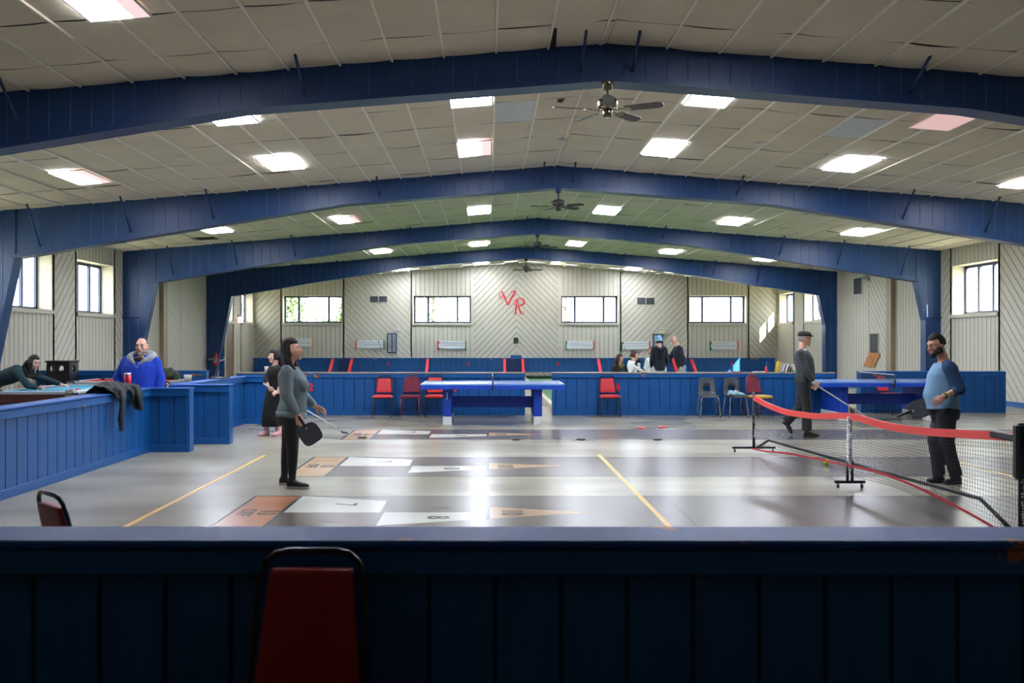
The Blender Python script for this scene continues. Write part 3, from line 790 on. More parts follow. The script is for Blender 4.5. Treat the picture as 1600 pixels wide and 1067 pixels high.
wall_vent(591.5, 467.5, .82, .33, 'grey wall vent high between the first two far windows')
wall_vent(1009, 470.5, .82, .36, 'grey wall vent high between the third and fourth far windows')
def wire_panel(px, py, w, h, label):
    t = thing('wire_panel', label, 'wire panel', (xw(px, WF), WF, zw(py, WF)), 0)
    f = MB()
    for a in ((-w/2, -w/2+.045, -h/2, h/2), (w/2-.045, w/2, -h/2, h/2), (-w/2, w/2, -h/2, -h/2+.045), (-w/2, w/2, h/2-.045, h/2), (-.02, .02, -h/2, h/2)):
        f.bbox(a[0], a[1], -.05, 0, a[2], a[3], .005)
    f.build('frame', m_blue, t)
    g = MB()
    for i in range(13):
        x = -w/2+.045+i*(w-.09)/12; g.box(x-.007, x+.007, -.03, -.022, -h/2+.04, h/2-.04)
    for i in range(26):
        z = -h/2+.045+i*(h-.09)/25; g.box(-w/2+.04, w/2-.04, -.03, -.022, z-.007, z+.007)
    g.build('wire_mesh', M('pale wire', (176, 182, 184), .5), t)
wire_panel(612.5, 536, .43, .87, 'blue framed wire panel on the far wall beside the second score board')
wire_panel(1028, 537, .45, .87, 'blue framed wire panel on the far wall behind the man in the beanie')
t = thing('wall_clock_box', 'small dark framed box on the far wall below the red letters', 'wall box', (xw(806, WF), WF, zw(532, WF)))
a = MB(); a.bbox(-.1, .1, -.05, 0, -.13, .13, .01); a.build('case', M('dark wood', (50, 44, 36), .5), t)
a = MB(); a.box(-.055, .055, -.054, -.049, -.08, .08); a.build('face', m_blk, t)
t = thing('emergency_light', 'small cream emergency light unit above the blue wire panel', 'emergency light', (xw(1034, WF), WF, zw(519, WF)))
a = MB(); a.bbox(-.16, .16, -.12, 0, -.08, .08, .015); a.build('case', M('cream plastic', (190, 184, 150), .5), t)
for sx in (-.1, .1):
    a = MB(); a.cyl((sx, -.06, .13), .06, .05, 0, 14, axis='y'); a.cyl((sx, -.04, .06), .015, .06, 0, 8); a.build('lamp_head', m_plas, t)
t = thing('wall_bell', 'small white round device on the far wall above the wire panel', 'wall device', (xw(622, WF), WF, zw(516, WF)))
a = MB(); a.cyl((0, 0, 0), .07, -.05, 0, 18, axis='y'); a.cyl((0, -.05, 0), .03, -.03, 0, 12, axis='y'); a.build('housing', m_plas, t)
t_ = thing('fan_box', 'small white thermostat plate', 'x'); bpy.data.objects.remove(t_)
# painted red letters V and R
def stroke(mb, pts, ws, y=-.012):
    """flat brush stroke along pts (x, z) with half-widths ws"""
    L = []; R = []; ws = [w*1.35 for w in ws]
    for i, p in enumerate(pts):
        a = pts[max(i-1, 0)]; b = pts[min(i+1, len(pts)-1)]
        d = Vector((b[0]-a[0], b[1]-a[1])); d.normalize(); n = Vector((-d.y, d.x))*ws[i]
        L.append((p[0]+n.x, y, p[1]+n.y)); R.append((p[0]-n.x, y, p[1]-n.y))
    n = len(pts)
    vs = L + R + [(v[0], 0, v[2]) for v in L] + [(v[0], 0, v[2]) for v in R]
    fs = []
    for i in range(n-1):
        fs += [(i, n+i, n+i+1, i+1), (i, i+1, 2*n+i+1, 2*n+i), (n+i, 3*n+i, 3*n+i+1, n+i+1)]
    mb.add(vs, fs, 0)
def lp(cx, cy): return (xw(760 + cx/17.79, WF) - xw(800, WF), zw(440 + cy/17.79, WF) - zw(472, WF))
def arc(c, r, a0, a1, n=14, ry=None):
    return [(c[0]+r*math.cos(math.radians(a0+(a1-a0)*i/(n-1))), c[1]+(ry or r)*math.sin(math.radians(a0+(a1-a0)*i/(n-1)))) for i in range(n)]
V0 = (xw(800, WF), WF, zw(472, WF))
lm = MB()
stroke(lm, [lp(430, 270), lp(520, 460), lp(597, 655)], [.022, .03, .012]); stroke(lm, [lp(597, 655), lp(700, 450), lp(805, 272)], [.02, .03, .028])
stroke(lm, [lp(680, 270), lp(840, 268)], [.012, .012])
stroke(lm, [lp(430, 275), lp(370, 340), lp(350, 420), lp(385, 480), lp(440, 470), lp(460, 430), lp(420, 400), lp(395, 425)], [.01]*8)
tag(lm.build('wall_letter', m_red, None, V0), 'painted red letter V with a curl, on the far wall', 'wall letter', 'red letters on the far wall')
lm = MB()
stroke(lm, [lp(865, 520), lp(840, 660), lp(805, 880)], [.03, .028, .024]); stroke(lm, [lp(755, 883), lp(835, 885)], [.012, .012])
stroke(lm, [lp(800, 690), lp(770, 620), lp(790, 540), lp(850, 485), lp(930, 465), lp(1010, 490), lp(1055, 560), lp(1030, 620), lp(960, 660), lp(870, 668)], [.008, .01, .014, .018, .02, .026, .036, .03, .022, .014])
stroke(lm, [lp(895, 668), lp(920, 780), lp(950, 870), lp(995, 915), lp(1045, 880), lp(1040, 830), lp(990, 830)], [.02, .024, .022, .016, .01, .008, .008])
tag(lm.build('wall_letter', m_red, None, V0), 'painted red letter R with curls, on the far wall', 'wall letter', 'red letters on the far wall')

# right and left side wall items
def side_at(px, X): return abs(X)*F_PX/abs(px-VPX)
yv = side_at(1341, XR); wall_vent(0, 0, .75, .62, 'white louvred vent high on the side wall', B=basis((XR-.001, yv, zw(447, yv)), (0,1,0), (-1,0,0)), fm_=m_plas, split=False)
yv = side_at(1366.5, XR); wall_vent(0, 0, .72, .86, 'dark grey return vent low on the side wall above the bare boards', B=basis((XR-.001, yv, zw(540, yv)), (0,1,0), (-1,0,0)), split=False)
yv = side_at(1362, XR); bw = MB()
for k in range(3):
    ya = yv + .62 - k*.3
    bw.prism([(XR-.036, ya, .75), (XR-.036, ya-.28, .75), (XR-.036, ya-.28-.5, 1.22), (XR-.036, ya-.5, 1.22)], (.014, 0, 0))
struct(bw.build('trim_3', M('bare orange wood', (176, 116, 62), .6, var=.15, scale=3)), 'bare orange wood boards on the side wall under the dark vent')
ys = side_at(1357, XR)
t = thing('horn_strobe', 'small alarm horn with two lamp heads high on the side wall', 'alarm', (XR-.01, ys, zw(436, ys)))
a = MB(); a.bbox(-.08, 0, -.14, .14, -.07, .07, .01); a.build('case', M('cream plastic2', (170, 166, 150), .5), t)
for sy in (-.13, .13):
    a = MB(); a.cyl((-.16, sy, .05), .06, .1, 0, 12, axis='x'); a.build('lamp_head', m_steel, t)
# exit sign, door, extinguisher on the left wall
m_exit = emis('exit sign face', (255, 196, 190), .9); m_exitred = emis('exit sign red', (226, 30, 34), .9)
t = thing('exit_sign', 'small white exit sign with red letters high by the last side window', 'exit sign', (xw(373.5, 38.2), 38.2, zw(499.5, 38.2)))
a = MB(); a.bbox(-.17, .17, -.02, .02, -.12, .12, .01); a.build('case', m_exit, t)
join(MB(), MB()); a = text_mb('EXIT', .16, .002, 0, T(0, -.022, -.005) @ FRONT, bold=.003); a.build('lettering', m_exitred, t)
a = MB(); a.box(-.34, -.17, -.012, .012, -.02, .02); a.build('bracket', m_plas, t)
for sx in (-.02, .22):
    a = MB(); a.ball((sx + (.02 if sx > 0 else 0), -.02, .15 if sx < 0 else 0), .05, 0, 10, 8); a.build('lamp_head', m_steel, t)
d = MB(); d.bbox(XL, XL+.05, 36.15, 37.3, 0, 2.3, .01); dr = struct(d.build('door_1', M('tan door', (120, 102, 82), .5)))
a = MB(); a.bbox(XL, XL+.09, 37.3, 37.42, 0, 2.38, .005); a.bbox(XL, XL+.09, 36.05, 36.15, 0, 2.38, .005); a.bbox(XL, XL+.09, 36.05, 37.42, 2.3, 2.4, .005); a.build('door_frame', m_trim, dr)
a = MB(); a.cyl((XL+.05, 36.3, 1.0), .03, .07, 0, 10, axis='x'); a.build('door_knob', m_steel, dr)
d = MB(); d.bbox(xw(342, 35.2), xw(350, 35.2), 35.2, 35.24, 0, zw(500, 35.2), .01)
t = thing('swing_door', 'dark blue door standing open by the far side exit', 'door', (0, 0, 0)); d.build('leaf', m_hw, t)
a = MB(); a.cyl((xw(349, 35.2), 35.2, 1.0), .02, -.05, 0, 10, axis='y'); a.build('handle', m_steel, t)
ex, ey = xw(337, 33.7), 33.7
t = thing('fire_extinguisher', 'red fire extinguisher hung by the fourth blue column', 'fire extinguisher', (ex, ey, .72))
a = MB(); a.lathe((0, 0, 0), [(.05, 0), (.075, .01), (.078, .36), (.06, .42), (.025, .45), (.022, .48)], 0, 16); a.build('cylinder', m_red, t)
a = MB(); a.bbox(-.02, .02, -.07, .05, .48, .52, .006); a.tube([(0, -.05, .48), (0, -.11, .4), (0, -.09, .15)], .012, 0, 6); a.build('handle', m_blk, t)
a = MB(); a.box(-.04, .04, .078, .1, .1, .4); a.box(ex*0-.3, .0, .085, .1, .2, .26); a.build('bracket', m_steel, t)
a = MB(); a.box(-.05, .05, -.081, -.078, .12, .3); a.build('label', m_plas, t)
t = thing('extinguisher_sign', 'white V shaped sign above the fire extinguisher', 'sign', (xw(344, 34.2), 34.2, zw(560.5, 34.2)))
a = MB(); a.prism([(-.16, 0, .12), (0.02, -.16, -.06), (.02, -.16, -.1), (-.16, 0, .08)], (0, .006, .0)); a.prism([(.2, 0, .03), (.02, -.16, -.06), (.02, -.16, -.1), (.2, 0, -.04)], (0, .006, 0)); a.build('face', M('pink white sign', (226, 190, 190), .4), t)
a = MB(); a.box(-.02, .02, -.01, .02, -.1, .16); a.build('bracket', m_plas, t)

# ------------------------------------------------------------------ ceiling fans
m_nickel = M('brushed nickel', (150, 142, 122), 0.25, metal=1.0, var=.05)
m_bladeg = M('grey fan blade', (88, 82, 82), 0.5, var=.06)
m_fand = M('dark fan motor', (44, 38, 38), 0.45, var=.1); m_bladed = M('dark fan blade', (62, 56, 56), .5)
def fan(y, ztop, R, mm, mb_, can, rot, label, drop):
    t = thing('ceiling_fan', label, 'ceiling fan', (RX + .01, y, ztop), rot, 'ceiling fans along the ridge')
    a = MB(); a.lathe((0, 0, 0), [(.07, 0), (.072, -.02), (.05, -.1), (.03, -.11)], 0, 20); a.build('ceiling_cup', can, t)
    a = MB(); a.cyl((0, 0, -drop), .014, drop-.1, 0, 10); a.build('rod', mm, t)
    a = MB(); a.lathe((0, 0, -drop), [(.02, .02), (.07, .01), (.115, -.01), (.12, -.03), (.12, -.09), (.105, -.11), (.06, -.12)], 0, 24); a.build('motor', mm, t)
    a = MB(); a.lathe((0, 0, -drop-.12), [(.055, 0), (.058, -.03), (.052, -.085), (.03, -.095)], 0, 20); a.build('switch_cup', mm, t)
    for k in range(5):
        M4 = RZ(2*PI*k/5) @ T(0, 0, -drop-.125) @ Matrix.Rotation(math.radians(-13), 4, 'X')
        b = MB(); pts = [(.21, -.055), (.26, -.062), (R-.06, -.072), (R, -.045), (R, .03), (R-.05, .07), (.26, .06), (.21, .05)]
        b.prism([(x, yy, -.004) for x, yy in pts], (0, 0, .008)); b.xf(M4); bo = b.build('blade', mb_, t)
        c = MB(); c.bbox(.07, .25, -.018, .018, -.012, -.003, .003); c.bbox(.2, .28, -.04, .04, -.01, -.004, .002); c.xf(M4); c.build('blade_arm', mm, bo)
    return t
fan(FR[0]+.02, 4.655, .66, m_nickel, m_bladeg, m_nickel, math.radians(-24), 'nickel ceiling fan with grey blades under the first blue beam', .21)
fan(FR[1]+.02, 4.655, .56, m_fand, m_bladed, m_blue, math.radians(40), 'dark ceiling fan under the second blue beam', .24)
fan(FR[2]+.02, 4.655, .60, m_fand, m_bladed, m_blue, math.radians(12), 'dark ceiling fan under the third blue beam', .25)
fan(FR[3]+.02, 4.655, .60, m_fand, m_bladed, m_blk, math.radians(70), 'dark ceiling fan under the fourth blue beam, smallest in view', .3)

# ------------------------------------------------------------------ chairs
m_redv = M('red vinyl', (196, 34, 44), 0.45, var=.06, scale=3, bump=.1); m_mar = M('maroon fabric', (112, 34, 54), 0.8, var=.08, scale=20, bump=.2)
m_mtube = M('maroon chair tube', (104, 40, 60), 0.4); m_btube = M('black chair tube', (16, 16, 19), 0.3, spec=.6); m_chrome = M('chrome', (196, 200, 205), 0.12, metal=1.0)
m_yel2 = M('yellow seat cover', (206, 166, 78), .7); m_dred = M('deep red vinyl', (150, 16, 18), 0.5, var=.06, scale=3); m_pinkred = M('bright red vinyl', (214, 44, 66), .45)
def banquet(label, loc, rz, pad, frm, seatm=None, style='trap', h=.86, glides=None, group='chairs along the half walls'):
    t = thing('banquet_chair', label, 'chair', loc, rz, group)
    sw = .205
    s = MB()
    s.loft([(Vector((0, -.0, .405)), Vector((.20, 0, 0)), Vector((0, .20, 0))), (Vector((0, 0, .43)), Vector((.212, 0, 0)), Vector((0, .212, 0))),
            (Vector((0, 0, .455)), Vector((.205, 0, 0)), Vector((0, .205, 0))), (Vector((0, 0, .468)), Vector((.16, 0, 0)), Vector((0, .16, 0)))], 0, True, True, 28, power=5)
    s.build('seat', seatm or pad, t)
    bt = lambda z: .19 + (z-.45)*.22                      # the back leans
    wt, wb = (.135, .168) if style == 'trap' else (.155, .172)
    ptop = h - .055
    b = MB(); secs = []
    if style == 'trap':
        pr = [(.505, .9), (.515, 1), (.60, 1), (ptop-.02, 1), (ptop, .97)]
        for z, k in pr:
            f = (z-.505)/(ptop-.505); w = (wb + (wt-wb)*f)*k
            secs.append((Vector((0, bt(z)-.0, z)), Vector((w, 0, 0)), Vector((0, .024*k, .0))))
        b.loft(secs, 0, True, True, 24, power=8)
    else:
        for i in range(15):
            f = i/14; z = .505 + (h-.03-.505)*f
            w = wb + (wt-wb)*f
            if f > .62: w = wt*math.sqrt(max(.0, 1-((f-.62)/.385)**2))*1.0 + .0
            secs.append((Vector((0, bt(z), z)), Vector((max(w, .03), 0, 0)), Vector((0, .024, 0))))
        b.loft(secs, 0, True, True, 24, power=5)
    b.build('backrest', pad, t)
    if style != 'trap':
        g = MB(); g.bbox(-.045, .045, bt(h-.05)-.028, bt(h-.05)+.028, h-.075, h-.045, .008); g.build('hand_grip', m_blk, t)
    fr = MB(); P = []
    w0, w1 = .188, (.158 if style == 'trap' else .165)
    P.append((-w0, .19, .42)); P.append((-w0+.002, bt(.55), .55)); 
    if style == 'trap':
        P += [(-w1-.012, bt(h-.09), h-.09), (-w1+.004, bt(h-.035), h-.035), (-w1+.04, bt(h-.008), h-.008), (-w1+.08, bt(h), h)]
        P += [(-p[0], p[1], p[2]) for p in reversed(P)]
    else:
        z1 = .505 + (h-.535)*.6
        P.append((-w1, bt(z1), z1))
        P += [(-w1*math.cos(math.radians(a)), bt(z1+(h-z1)*math.sin(math.radians(a))), z1+(h-z1)*math.sin(math.radians(a))) for a in range(15, 166, 15)]
        P += [(w1, bt(z1), z1), (w0-.002, bt(.55), .55), (w0, .19, .42)]
    fr.tube(P, .0115, 0, 8); fr.build('back_frame', frm, t)
    sf = MB(); sf.tube([(-.19, -.18, .40), (.19, -.18, .40), (.19, .19, .40), (-.19, .19, .40)], .011, 0, 8, closed=True); sf.build('seat_frame', frm, t)
    for sx in (-1, 1):
        for sy in (-1, 1):
            l = MB(); y0 = -.18 if sy < 0 else .19; y1 = -.2 if sy < 0 else .235
            l.tube([(sx*.19, y0, .41), (sx*.196, (y0+y1)/2-.0, .2), (sx*.2, y1, .004)], .0115, 0, 8); lg = l.build('leg', frm, t)
            if glides:
                g = MB(); g.lathe((sx*.2, y1, 0), [(.014, 0), (.014, .02), (.012, .025)], 0, 10); g.build('glide', glides, lg)
    if style == 'trap':
        for sx in (-1, 1):
            g = MB(); g.ball((sx*.2, -.19, .43), (.016, .02, .014), 0, 8, 6); g.build('seat_corner', m_chrome, t)
    return t
banquet('red vinyl chair, first of the three by the number 2 half wall', (xw(596, 19.5)+.02, 19.62, 0), 0, m_redv, m_btube, style='trap')
banquet('maroon chair with a rounded back between two red chairs', (xw(641, 19.5), 19.62, 0), math.radians(-2), m_mar, m_mtube, style='round', h=.88, glides=m_chrome)
banquet('orange red chair partly hidden by the end of the table tennis table', (xw(679, 19.5), 19.62, 0), math.radians(3), M('orange red vinyl', (206, 48, 40), .45), m_btube, style='trap', h=.88)
banquet('red vinyl chair standing alone by the number 4', (xw(953.5, 19.5), 19.62, 0), math.radians(4), m_redv, m_btube, style='trap')
banquet('maroon chair with a yellow seat behind the net post', (xw(1190, 19.4), 19.5, 0), math.radians(22), m_mar, m_mtube, seatm=m_yel2, style='round', h=.90, glides=m_chrome)
banquet('bright red chair with a black frame behind the second table tennis table', (xw(1391, 20.2)+.03, 20.25, 0), math.radians(26), m_pinkred, m_btube, style='round', h=.87, group='chairs along the half walls')
banquet('dark red chair with a black frame, close in front of the camera', (-.572, 2.72, 0), 0, m_dred, m_btube, style='trap', h=.915, group='chairs beside the near half wall')
banquet('small red chair turned sideways behind the near half wall', (-1.845, 4.505, 0), math.radians(135), m_dred, m_btube, style='trap', h=.89, group='chairs beside the near half wall')
m_gpl = M('charcoal chair shell', (66, 70, 76), 0.45, var=.06)
def school_chair(label, x, rz):
    t = thing('plastic_chair', label, 'chair', (x, 19.6, 0), rz, 'grey plastic chairs')
    # side profile (y, z) of the shell
    prof = [(-.22, .435), (-.2, .45), (-.1, .445), (.05, .435), (.14, .44), (.185, .475), (.205, .54), (.225, .64), (.24, .74), (.247, .80), (.246, .815)]
    N = 14; vs = []; fs = []
    for j, (y, z) in enumerate(prof):
        f = j/(len(prof)-1); w = .20 if j < 5 else .20 - .045*(j-4)/6
        if j == 0: w = .18
        if j == len(prof)-1: w -= .02
        for i in range(N+1):
            u = -1 + 2*i/N; dz = .018*u*u if j < 5 else 0; dy = -.03*u*u if j >= 5 else 0
            vs.append((u*w, y+dy, z+dz))
    for j in range(len(prof)-1):
        for i in range(N):
            if j == 6 and 4 <= i <= 9: continue           # hand hole
            fs.append((j*(N+1)+i, j*(N+1)+i+1, (j+1)*(N+1)+i+1, (j+1)*(N+1)+i))
    m = MB(); m.add(vs, fs, 0, True); o = m.build('shell', m_gpl, t)
    md = o.modifiers.new('thick', 'SOLIDIFY'); md.thickness = .008
    for sx in (-1, 1):
        for y0, y1 in ((-.15, -.2), (.12, .2)):
            l = MB(); l.tube([(sx*.13, y0, .425), (sx*.165, y0, .42), (sx*.18, y0+(y1-y0)*.15, .38), (sx*.21, y1, .004)], .0105, 0, 8); lg = l.build('leg', m_chrome, t)
            g = MB(); g.lathe((sx*.21, y1, 0), [(.014, 0), (.014, .018)], 0, 10); g.build('foot', m_blk, lg)
    b = MB(); b.tube([(-.14, -.15, .423), (.14, -.15, .423)], .009, 0, 8); b.tube([(-.14, .12, .423), (.14, .12, .423)], .009, 0, 8); b.build('cross_bar', m_chrome, t)
    return t
school_chair('empty charcoal plastic chair with chrome legs by the half wall', xw(1109, 19.5), math.radians(-2))
school_chair('charcoal plastic chair with a pale patterned cloth on its seat', xw(1151, 19.5), math.radians(8))
m_cloth = M('pale teal patterned cloth', (150, 190, 196), 0.9, var=.35, scale=24, bump=.4)
cl = MB()
rc = random.Random(5)
for k in range(9):
    a = rc.uniform(-.13, .1); b_ = rc.uniform(-.08, .08)
    cl.tube([(a-.07, b_, .49+rc.uniform(-.01, .01)), (a-.02, b_+.02, .53+rc.uniform(-.02, .04)), (a+.05, b_-.01, .50), (a+.11, b_+.02, .485)], [.02, .034, .03, .018], 0, 8)
cl2 = baked(cl, .012, 2); tag(cl2.build('bunched_cloth', m_cloth, None, (xw(1151, 19.5), 19.53, -.015)), 'pale teal patterned cloth bunched on the charcoal chair', 'cloth')

# ------------------------------------------------------------------ table tennis tables
m_ttop = M('blue table top', (84, 128, 196), 0.22, var=.04, scale=3); m_tblue = M('blue table paint', (14, 62, 170), 0.45, var=.06); m_twhite = M('white paint', (206, 208, 206), .5, var=.05)
m_netb = M('black net cord', (14, 15, 18), 0.7)
def tt_table(label, x, y, net_label):
    t = thing('table_tennis_table', label, 'table tennis table', (x, y, 0), 0, 'table tennis tables')
    L, W, H = 2.74, 1.525, .79
    a = MB(); a.bbox(-L/2, L/2, -W/2, W/2, H-.028, H, .006); a.build('table_top', m_ttop, t)
    a = MB(); a.bbox(-L/2+.0, L/2-.0, -W/2+.004, -W/2+.05, H-.1, H-.029, .004); a.bbox(-L/2, L/2, W/2-.05, W/2-.004, H-.1, H-.029, .004)
    a.bbox(-L/2+.004, -L/2+.05, -W/2, W/2, H-.1, H-.029, .004); a.bbox(L/2-.05, L/2-.004, -W/2, W/2, H-.1, H-.029, .004); a.build('apron', m_tblue, t)
    l = MB()
    for u in (-W/2+.01, 0, W/2-.01): l.box(-L/2+.005, L/2-.005, u-.009, u+.009, H, H+.0012)
    for u in (-L/2+.01, L/2-.01): l.box(u-.009, u+.009, -W/2+.005, W/2-.005, H, H+.0012)
    l.build('line', m_twhite, t)
    for sx in (-1, 1):
        x0, x1 = sorted((sx*.79, sx*.95))
        a = MB(); a.bbox(x0, x1, -.55, .55, .16, H-.1, .008); sl = a.build('leg_slab', m_tblue, t)
        for sy in (-1, 1):
            f = MB(); y0, y1 = sorted((sy*.55, sy*.38)); f.bbox(x0-.004, x1+.004, y0-.004, y1+.004, 0, .16, .006); f.build('foot', m_twhite, sl)
        f = MB(); f.bbox(x0+.002, x1-.002, -.39, .39, .08, .16, .006); f.build('foot_rail', m_twhite, sl)
    a = MB(); a.bbox(-.8, .8, -.05, .05, .3, .52, .008); a.build('stretcher', m_tblue, t)
    n = MB(); z0, z1 = H+.004, H+.155; w = W/2+.13
    for i in range(int(2*w/.022)+1):
        yy = -w + i*.022; n.box(-.0012, .0012, yy-.0012, yy+.0012, z0, z1)
    for i in range(8):
        zz = z0 + i*(z1-z0)/7; n.box(-.0012, .0012, -w, w, zz-.0012, zz+.0012)
    n.build('net', m_netb, t)
    n = MB(); n.box(-.004, .004, -w, w, z1-.012, z1+.002); n.build('net_tape', m_twhite, t)
    for sy in (-1, 1):
        p = MB(); p.cyl((0, sy*w, H-.06), .011, .22, 0, 10); y0, y1 = sorted((sy*w, sy*(W/2-.05))); p.bbox(-.02, .02, y0, y1, H-.08, H-.035, .004)
        if sy < 0: p.bbox(-.014, .014, -w-.012, -w+.014, H-.1, H+.05, .004)
        p.build('net_post', m_blk, t)
    return t
tt1 = tt_table('blue table tennis table in front of the red and maroon chairs', .095, 18.22, '')
tt2 = tt_table('blue table tennis table behind the net, its white tape net in view', 8.08, 19.17, '')
a = MB(); a.bbox(-.006, .006, -.002, .002, -.07, .07, .002)
tag(a.build('white_strip', m_twhite, None, (xw(698.5, 17.66), 17.665, zw(619, 17.66))), 'short white strip taped on the leg of the first table tennis table', 'strip')
def disc(px, py, m, label):
    y = F_PX*EYE/(py-VPY)
    o = MB(); o.lathe((0, 0, 0), [(.07, .003), (.076, .006), (.076, .02), (.07, .024), (.055, .024), (.05, .02), (.0, .02)][:6], 0, 24)
    tag(o.build('shuffleboard_disc', m, None, (xw(px, y), y, 0.0)), label, 'disc', 'shuffleboard discs on the floor')
m_dblk = M('black disc', (26, 26, 28), .35); m_dred2 = M('red disc', (200, 60, 56), .35)
disc(566, 684.5, m_dblk, 'black disc on the tan end of the far court'); disc(807, 687.5, m_dblk, 'black disc in front of the table tennis table leg')
disc(908, 687.5, m_dblk, 'black disc between the table and the lone black disc by the red pair'); disc(1027.5, 687.5, m_dblk, 'black disc just before the two red discs')
disc(1002.5, 669, m_dred2, 'red disc on the floor, farther from the net'); disc(1034.5, 668, m_dred2, 'red disc on the floor, closer to the net')

# ------------------------------------------------------------------ pickleball net
m_redt = M('red net tape', (222, 62, 58), .55, var=.05); m_rstr = M('dark red strap', (176, 26, 46), .55)
m_bsteel = M('black steel tube', (20, 24, 30), .4)
net = thing('pickleball_net', 'portable net with a red top tape across the court', 'net', (3.9, 10.1, 0))
NX = lambda y: 3.84 + (13.3-y)/6.3*.21
def interp(tb, y):
    for (ya, za), (yb, zb) in zip(tb, tb[1:]):
        if ya >= y >= yb: 
            f = (ya-y)/(ya-yb); return za + (zb-za)*f
    return tb[-1][1] if y < tb[-1][0] else tb[0][1]
def smooth_tb(tb, y):
    return sum(interp(tb, min(13.3, max(7.0, y+d))) for d in (-.25, -.12, 0, .12, .25))/5
TOP = [(13.3, .83), (12.8, .76), (12.0, .71), (11.0, .74), (10.05, .83), (9.2, .79), (8.4, .81), (7.7, .86), (7.0, .91)]
STR = [(13.3, .05), (12.7, .085), (12.0, .15), (11.0, .21), (10.05, .25), (9.5, .28), (9.0, .28), (8.3, .24), (7.6, .17), (7.0, .08)]
RAIL = [(13.3, .06), (12.75, .235), (11.5, .25), (10.05, .27), (7.6, .305), (7.0, .07)]
BOT = [(13.3, .06), (12.5, .06), (11.2, .12), (10.05, .15), (9.0, .17), (8.0, .16), (7.0, .07)]
def rel(y, z, dx=0.0): return Vector((NX(y)-3.9+dx, y-10.1, z))
ys_ = [13.3 - i*.07 for i in range(91)]
tp = MB(); vs_ = []; fs_ = []
for i, y in enumerate(ys_):
    z = smooth_tb(TOP, y)
    for dx, dz in ((-.011, 0), (-.013, -.07), (.013, -.07), (.011, 0)): vs_.append(rel(y, z+dz, dx))
for i in range(len(ys_)-1):
    for k in range(4): fs_.append((i*4+k, (i+1)*4+k, (i+1)*4+(k+1) % 4, i*4+(k+1) % 4))
tp.add(vs_, fs_, 0, False); tp.build('top_tape', m_redt, net)
nm = MB(); NV = 170; NH = 20; r_ = .0013
gridp = []
for i in range(NV+1):
    y = 13.28 - 6.26*i/NV; zt = smooth_tb(TOP, y) - .065; zb = smooth_tb(BOT, y)
    sway = .02*math.sin(y*2.1)
    row = []
    for j in range(NH+1):
        f = j/NH; fold = .018*math.sin(6*f + y*5)*max(0, f-.6)*3
        row.append(rel(y, zt + (zb-zt)*f, sway*math.sin(PI*f) + fold))
    gridp.append(row)
def thread(pts):
    vs = []; fs = []
    for p in pts: vs += [p + Vector((r_, 0, 0)), p + Vector((-r_, r_, r_)), p + Vector((-r_, -r_, -r_))]
    for i in range(len(pts)-1):
        for k in range(3): fs.append((i*3+k, i*3+(k+1) % 3, (i+1)*3+(k+1) % 3, (i+1)*3+k))
    nm.add(vs, fs)
for i in range(0, NV+1): thread(gridp[i])
for j in range(NH+1): thread([gridp[i][j] for i in range(0, NV+1, 2)])
nm.build('mesh_netting', m_netb, net)
st = MB(); vs_ = []; fs_ = []
for y in ys_:
    z = smooth_tb(STR, y)
    for dx, dz in ((-.03, -.012), (-.03, .012), (-.026, .012), (-.026, -.012)): vs_.append(rel(y, z+dz, dx))
for i in range(len(ys_)-1):
    for k in range(4): fs_.append((i*4+k, i*4+(k+1) % 4, (i+1)*4+(k+1) % 4, (i+1)*4+k))
st.add(vs_, fs_); st.build('bottom_strap', m_rstr, net)
rl = MB(); rl.tube([rel(y, z, .03) for y, z in RAIL], .017, 0, 10); rl.build('bottom_rail', m_bsteel, net)
rs_ = random.Random(9)
m_sleeve = M('white lettered sleeve', (226, 230, 234), .5)
for (y, zt, bw) in ((13.3, .87, .31), (10.05, .83, .165), (7.0, .98, .31)):
    mid = y == 10.05
    p = MB()
    if mid:
        p.tube([rel(y, .07, -.026), rel(y, .3, -.026)], .016, 0, 10); p.tube([rel(y, .07, .026), rel(y, .3, .026)], .016, 0, 10); p.tube([rel(y, .25), rel(y, zt-.05)], .02, 0, 10)
    else: p.tube([rel(y, .06), rel(y, zt)], .021, 0, 12)
    po = p.build('post', m_bsteel, net)
    s = MB()
    if mid:
        for k in range(22):
            z = .2 + k*.026; s.tube([rel(y, z, -.004+rs_.uniform(-.004, .004)), rel(y, z+.024, rs_.uniform(-.004, .004))], [.026+rs_.uniform(0, .006), .028], 0, 10)
    else:
        for k in range(16):                                  # upright worn white lettering marks on the sleeve
            z = .22 + k*.022
            if k in (8,): continue
            for q in range(rs_.choice((1, 2))):
                dx = rs_.uniform(-.014, .008); s.box(*[v for pr in ((rel(y, 0).x+dx, rel(y, 0).x+dx+.011), (rel(y, 0).y-.026, rel(y, 0).y-.0225), (z, z+rs_.uniform(.008, .017))) for v in pr])
    s.build('post_sleeve' if mid else 'sleeve_lettering', m_sleeve, po)
    b = MB(); b.bbox(rel(y, 0).x-bw, rel(y, 0).x+bw, y-10.1-.02, y-10.1+.02, .055, .085, .004); b.build('foot_bar', m_bsteel, net)
    for sx in (-1, 1):
        c = MB(); cx = rel(y, 0).x + sx*(bw-.035); c.cyl((cx-.009, y-10.1, .024), .024, .018, 0, 14, axis='x'); c.cyl((cx, y-10.1, .03), .006, .03, 0, 6); c.build('caster', m_blk, net)
a = MB(); a.bbox(rel(7.15, 0).x-.03, rel(7.15, 0).x+.03, 7.0-10.1-.04, 7.0-10.1+.38, .835, .895, .01); a.build('tension_sleeve', m_blk, net)
a = MB(); a.bbox(rel(7, 0).x-.05, rel(7, 0).x+.05, 7.0-10.1-.04, 7.0-10.1+.04, .55, .98, .02); a.build('post_cover', m_blk, net)
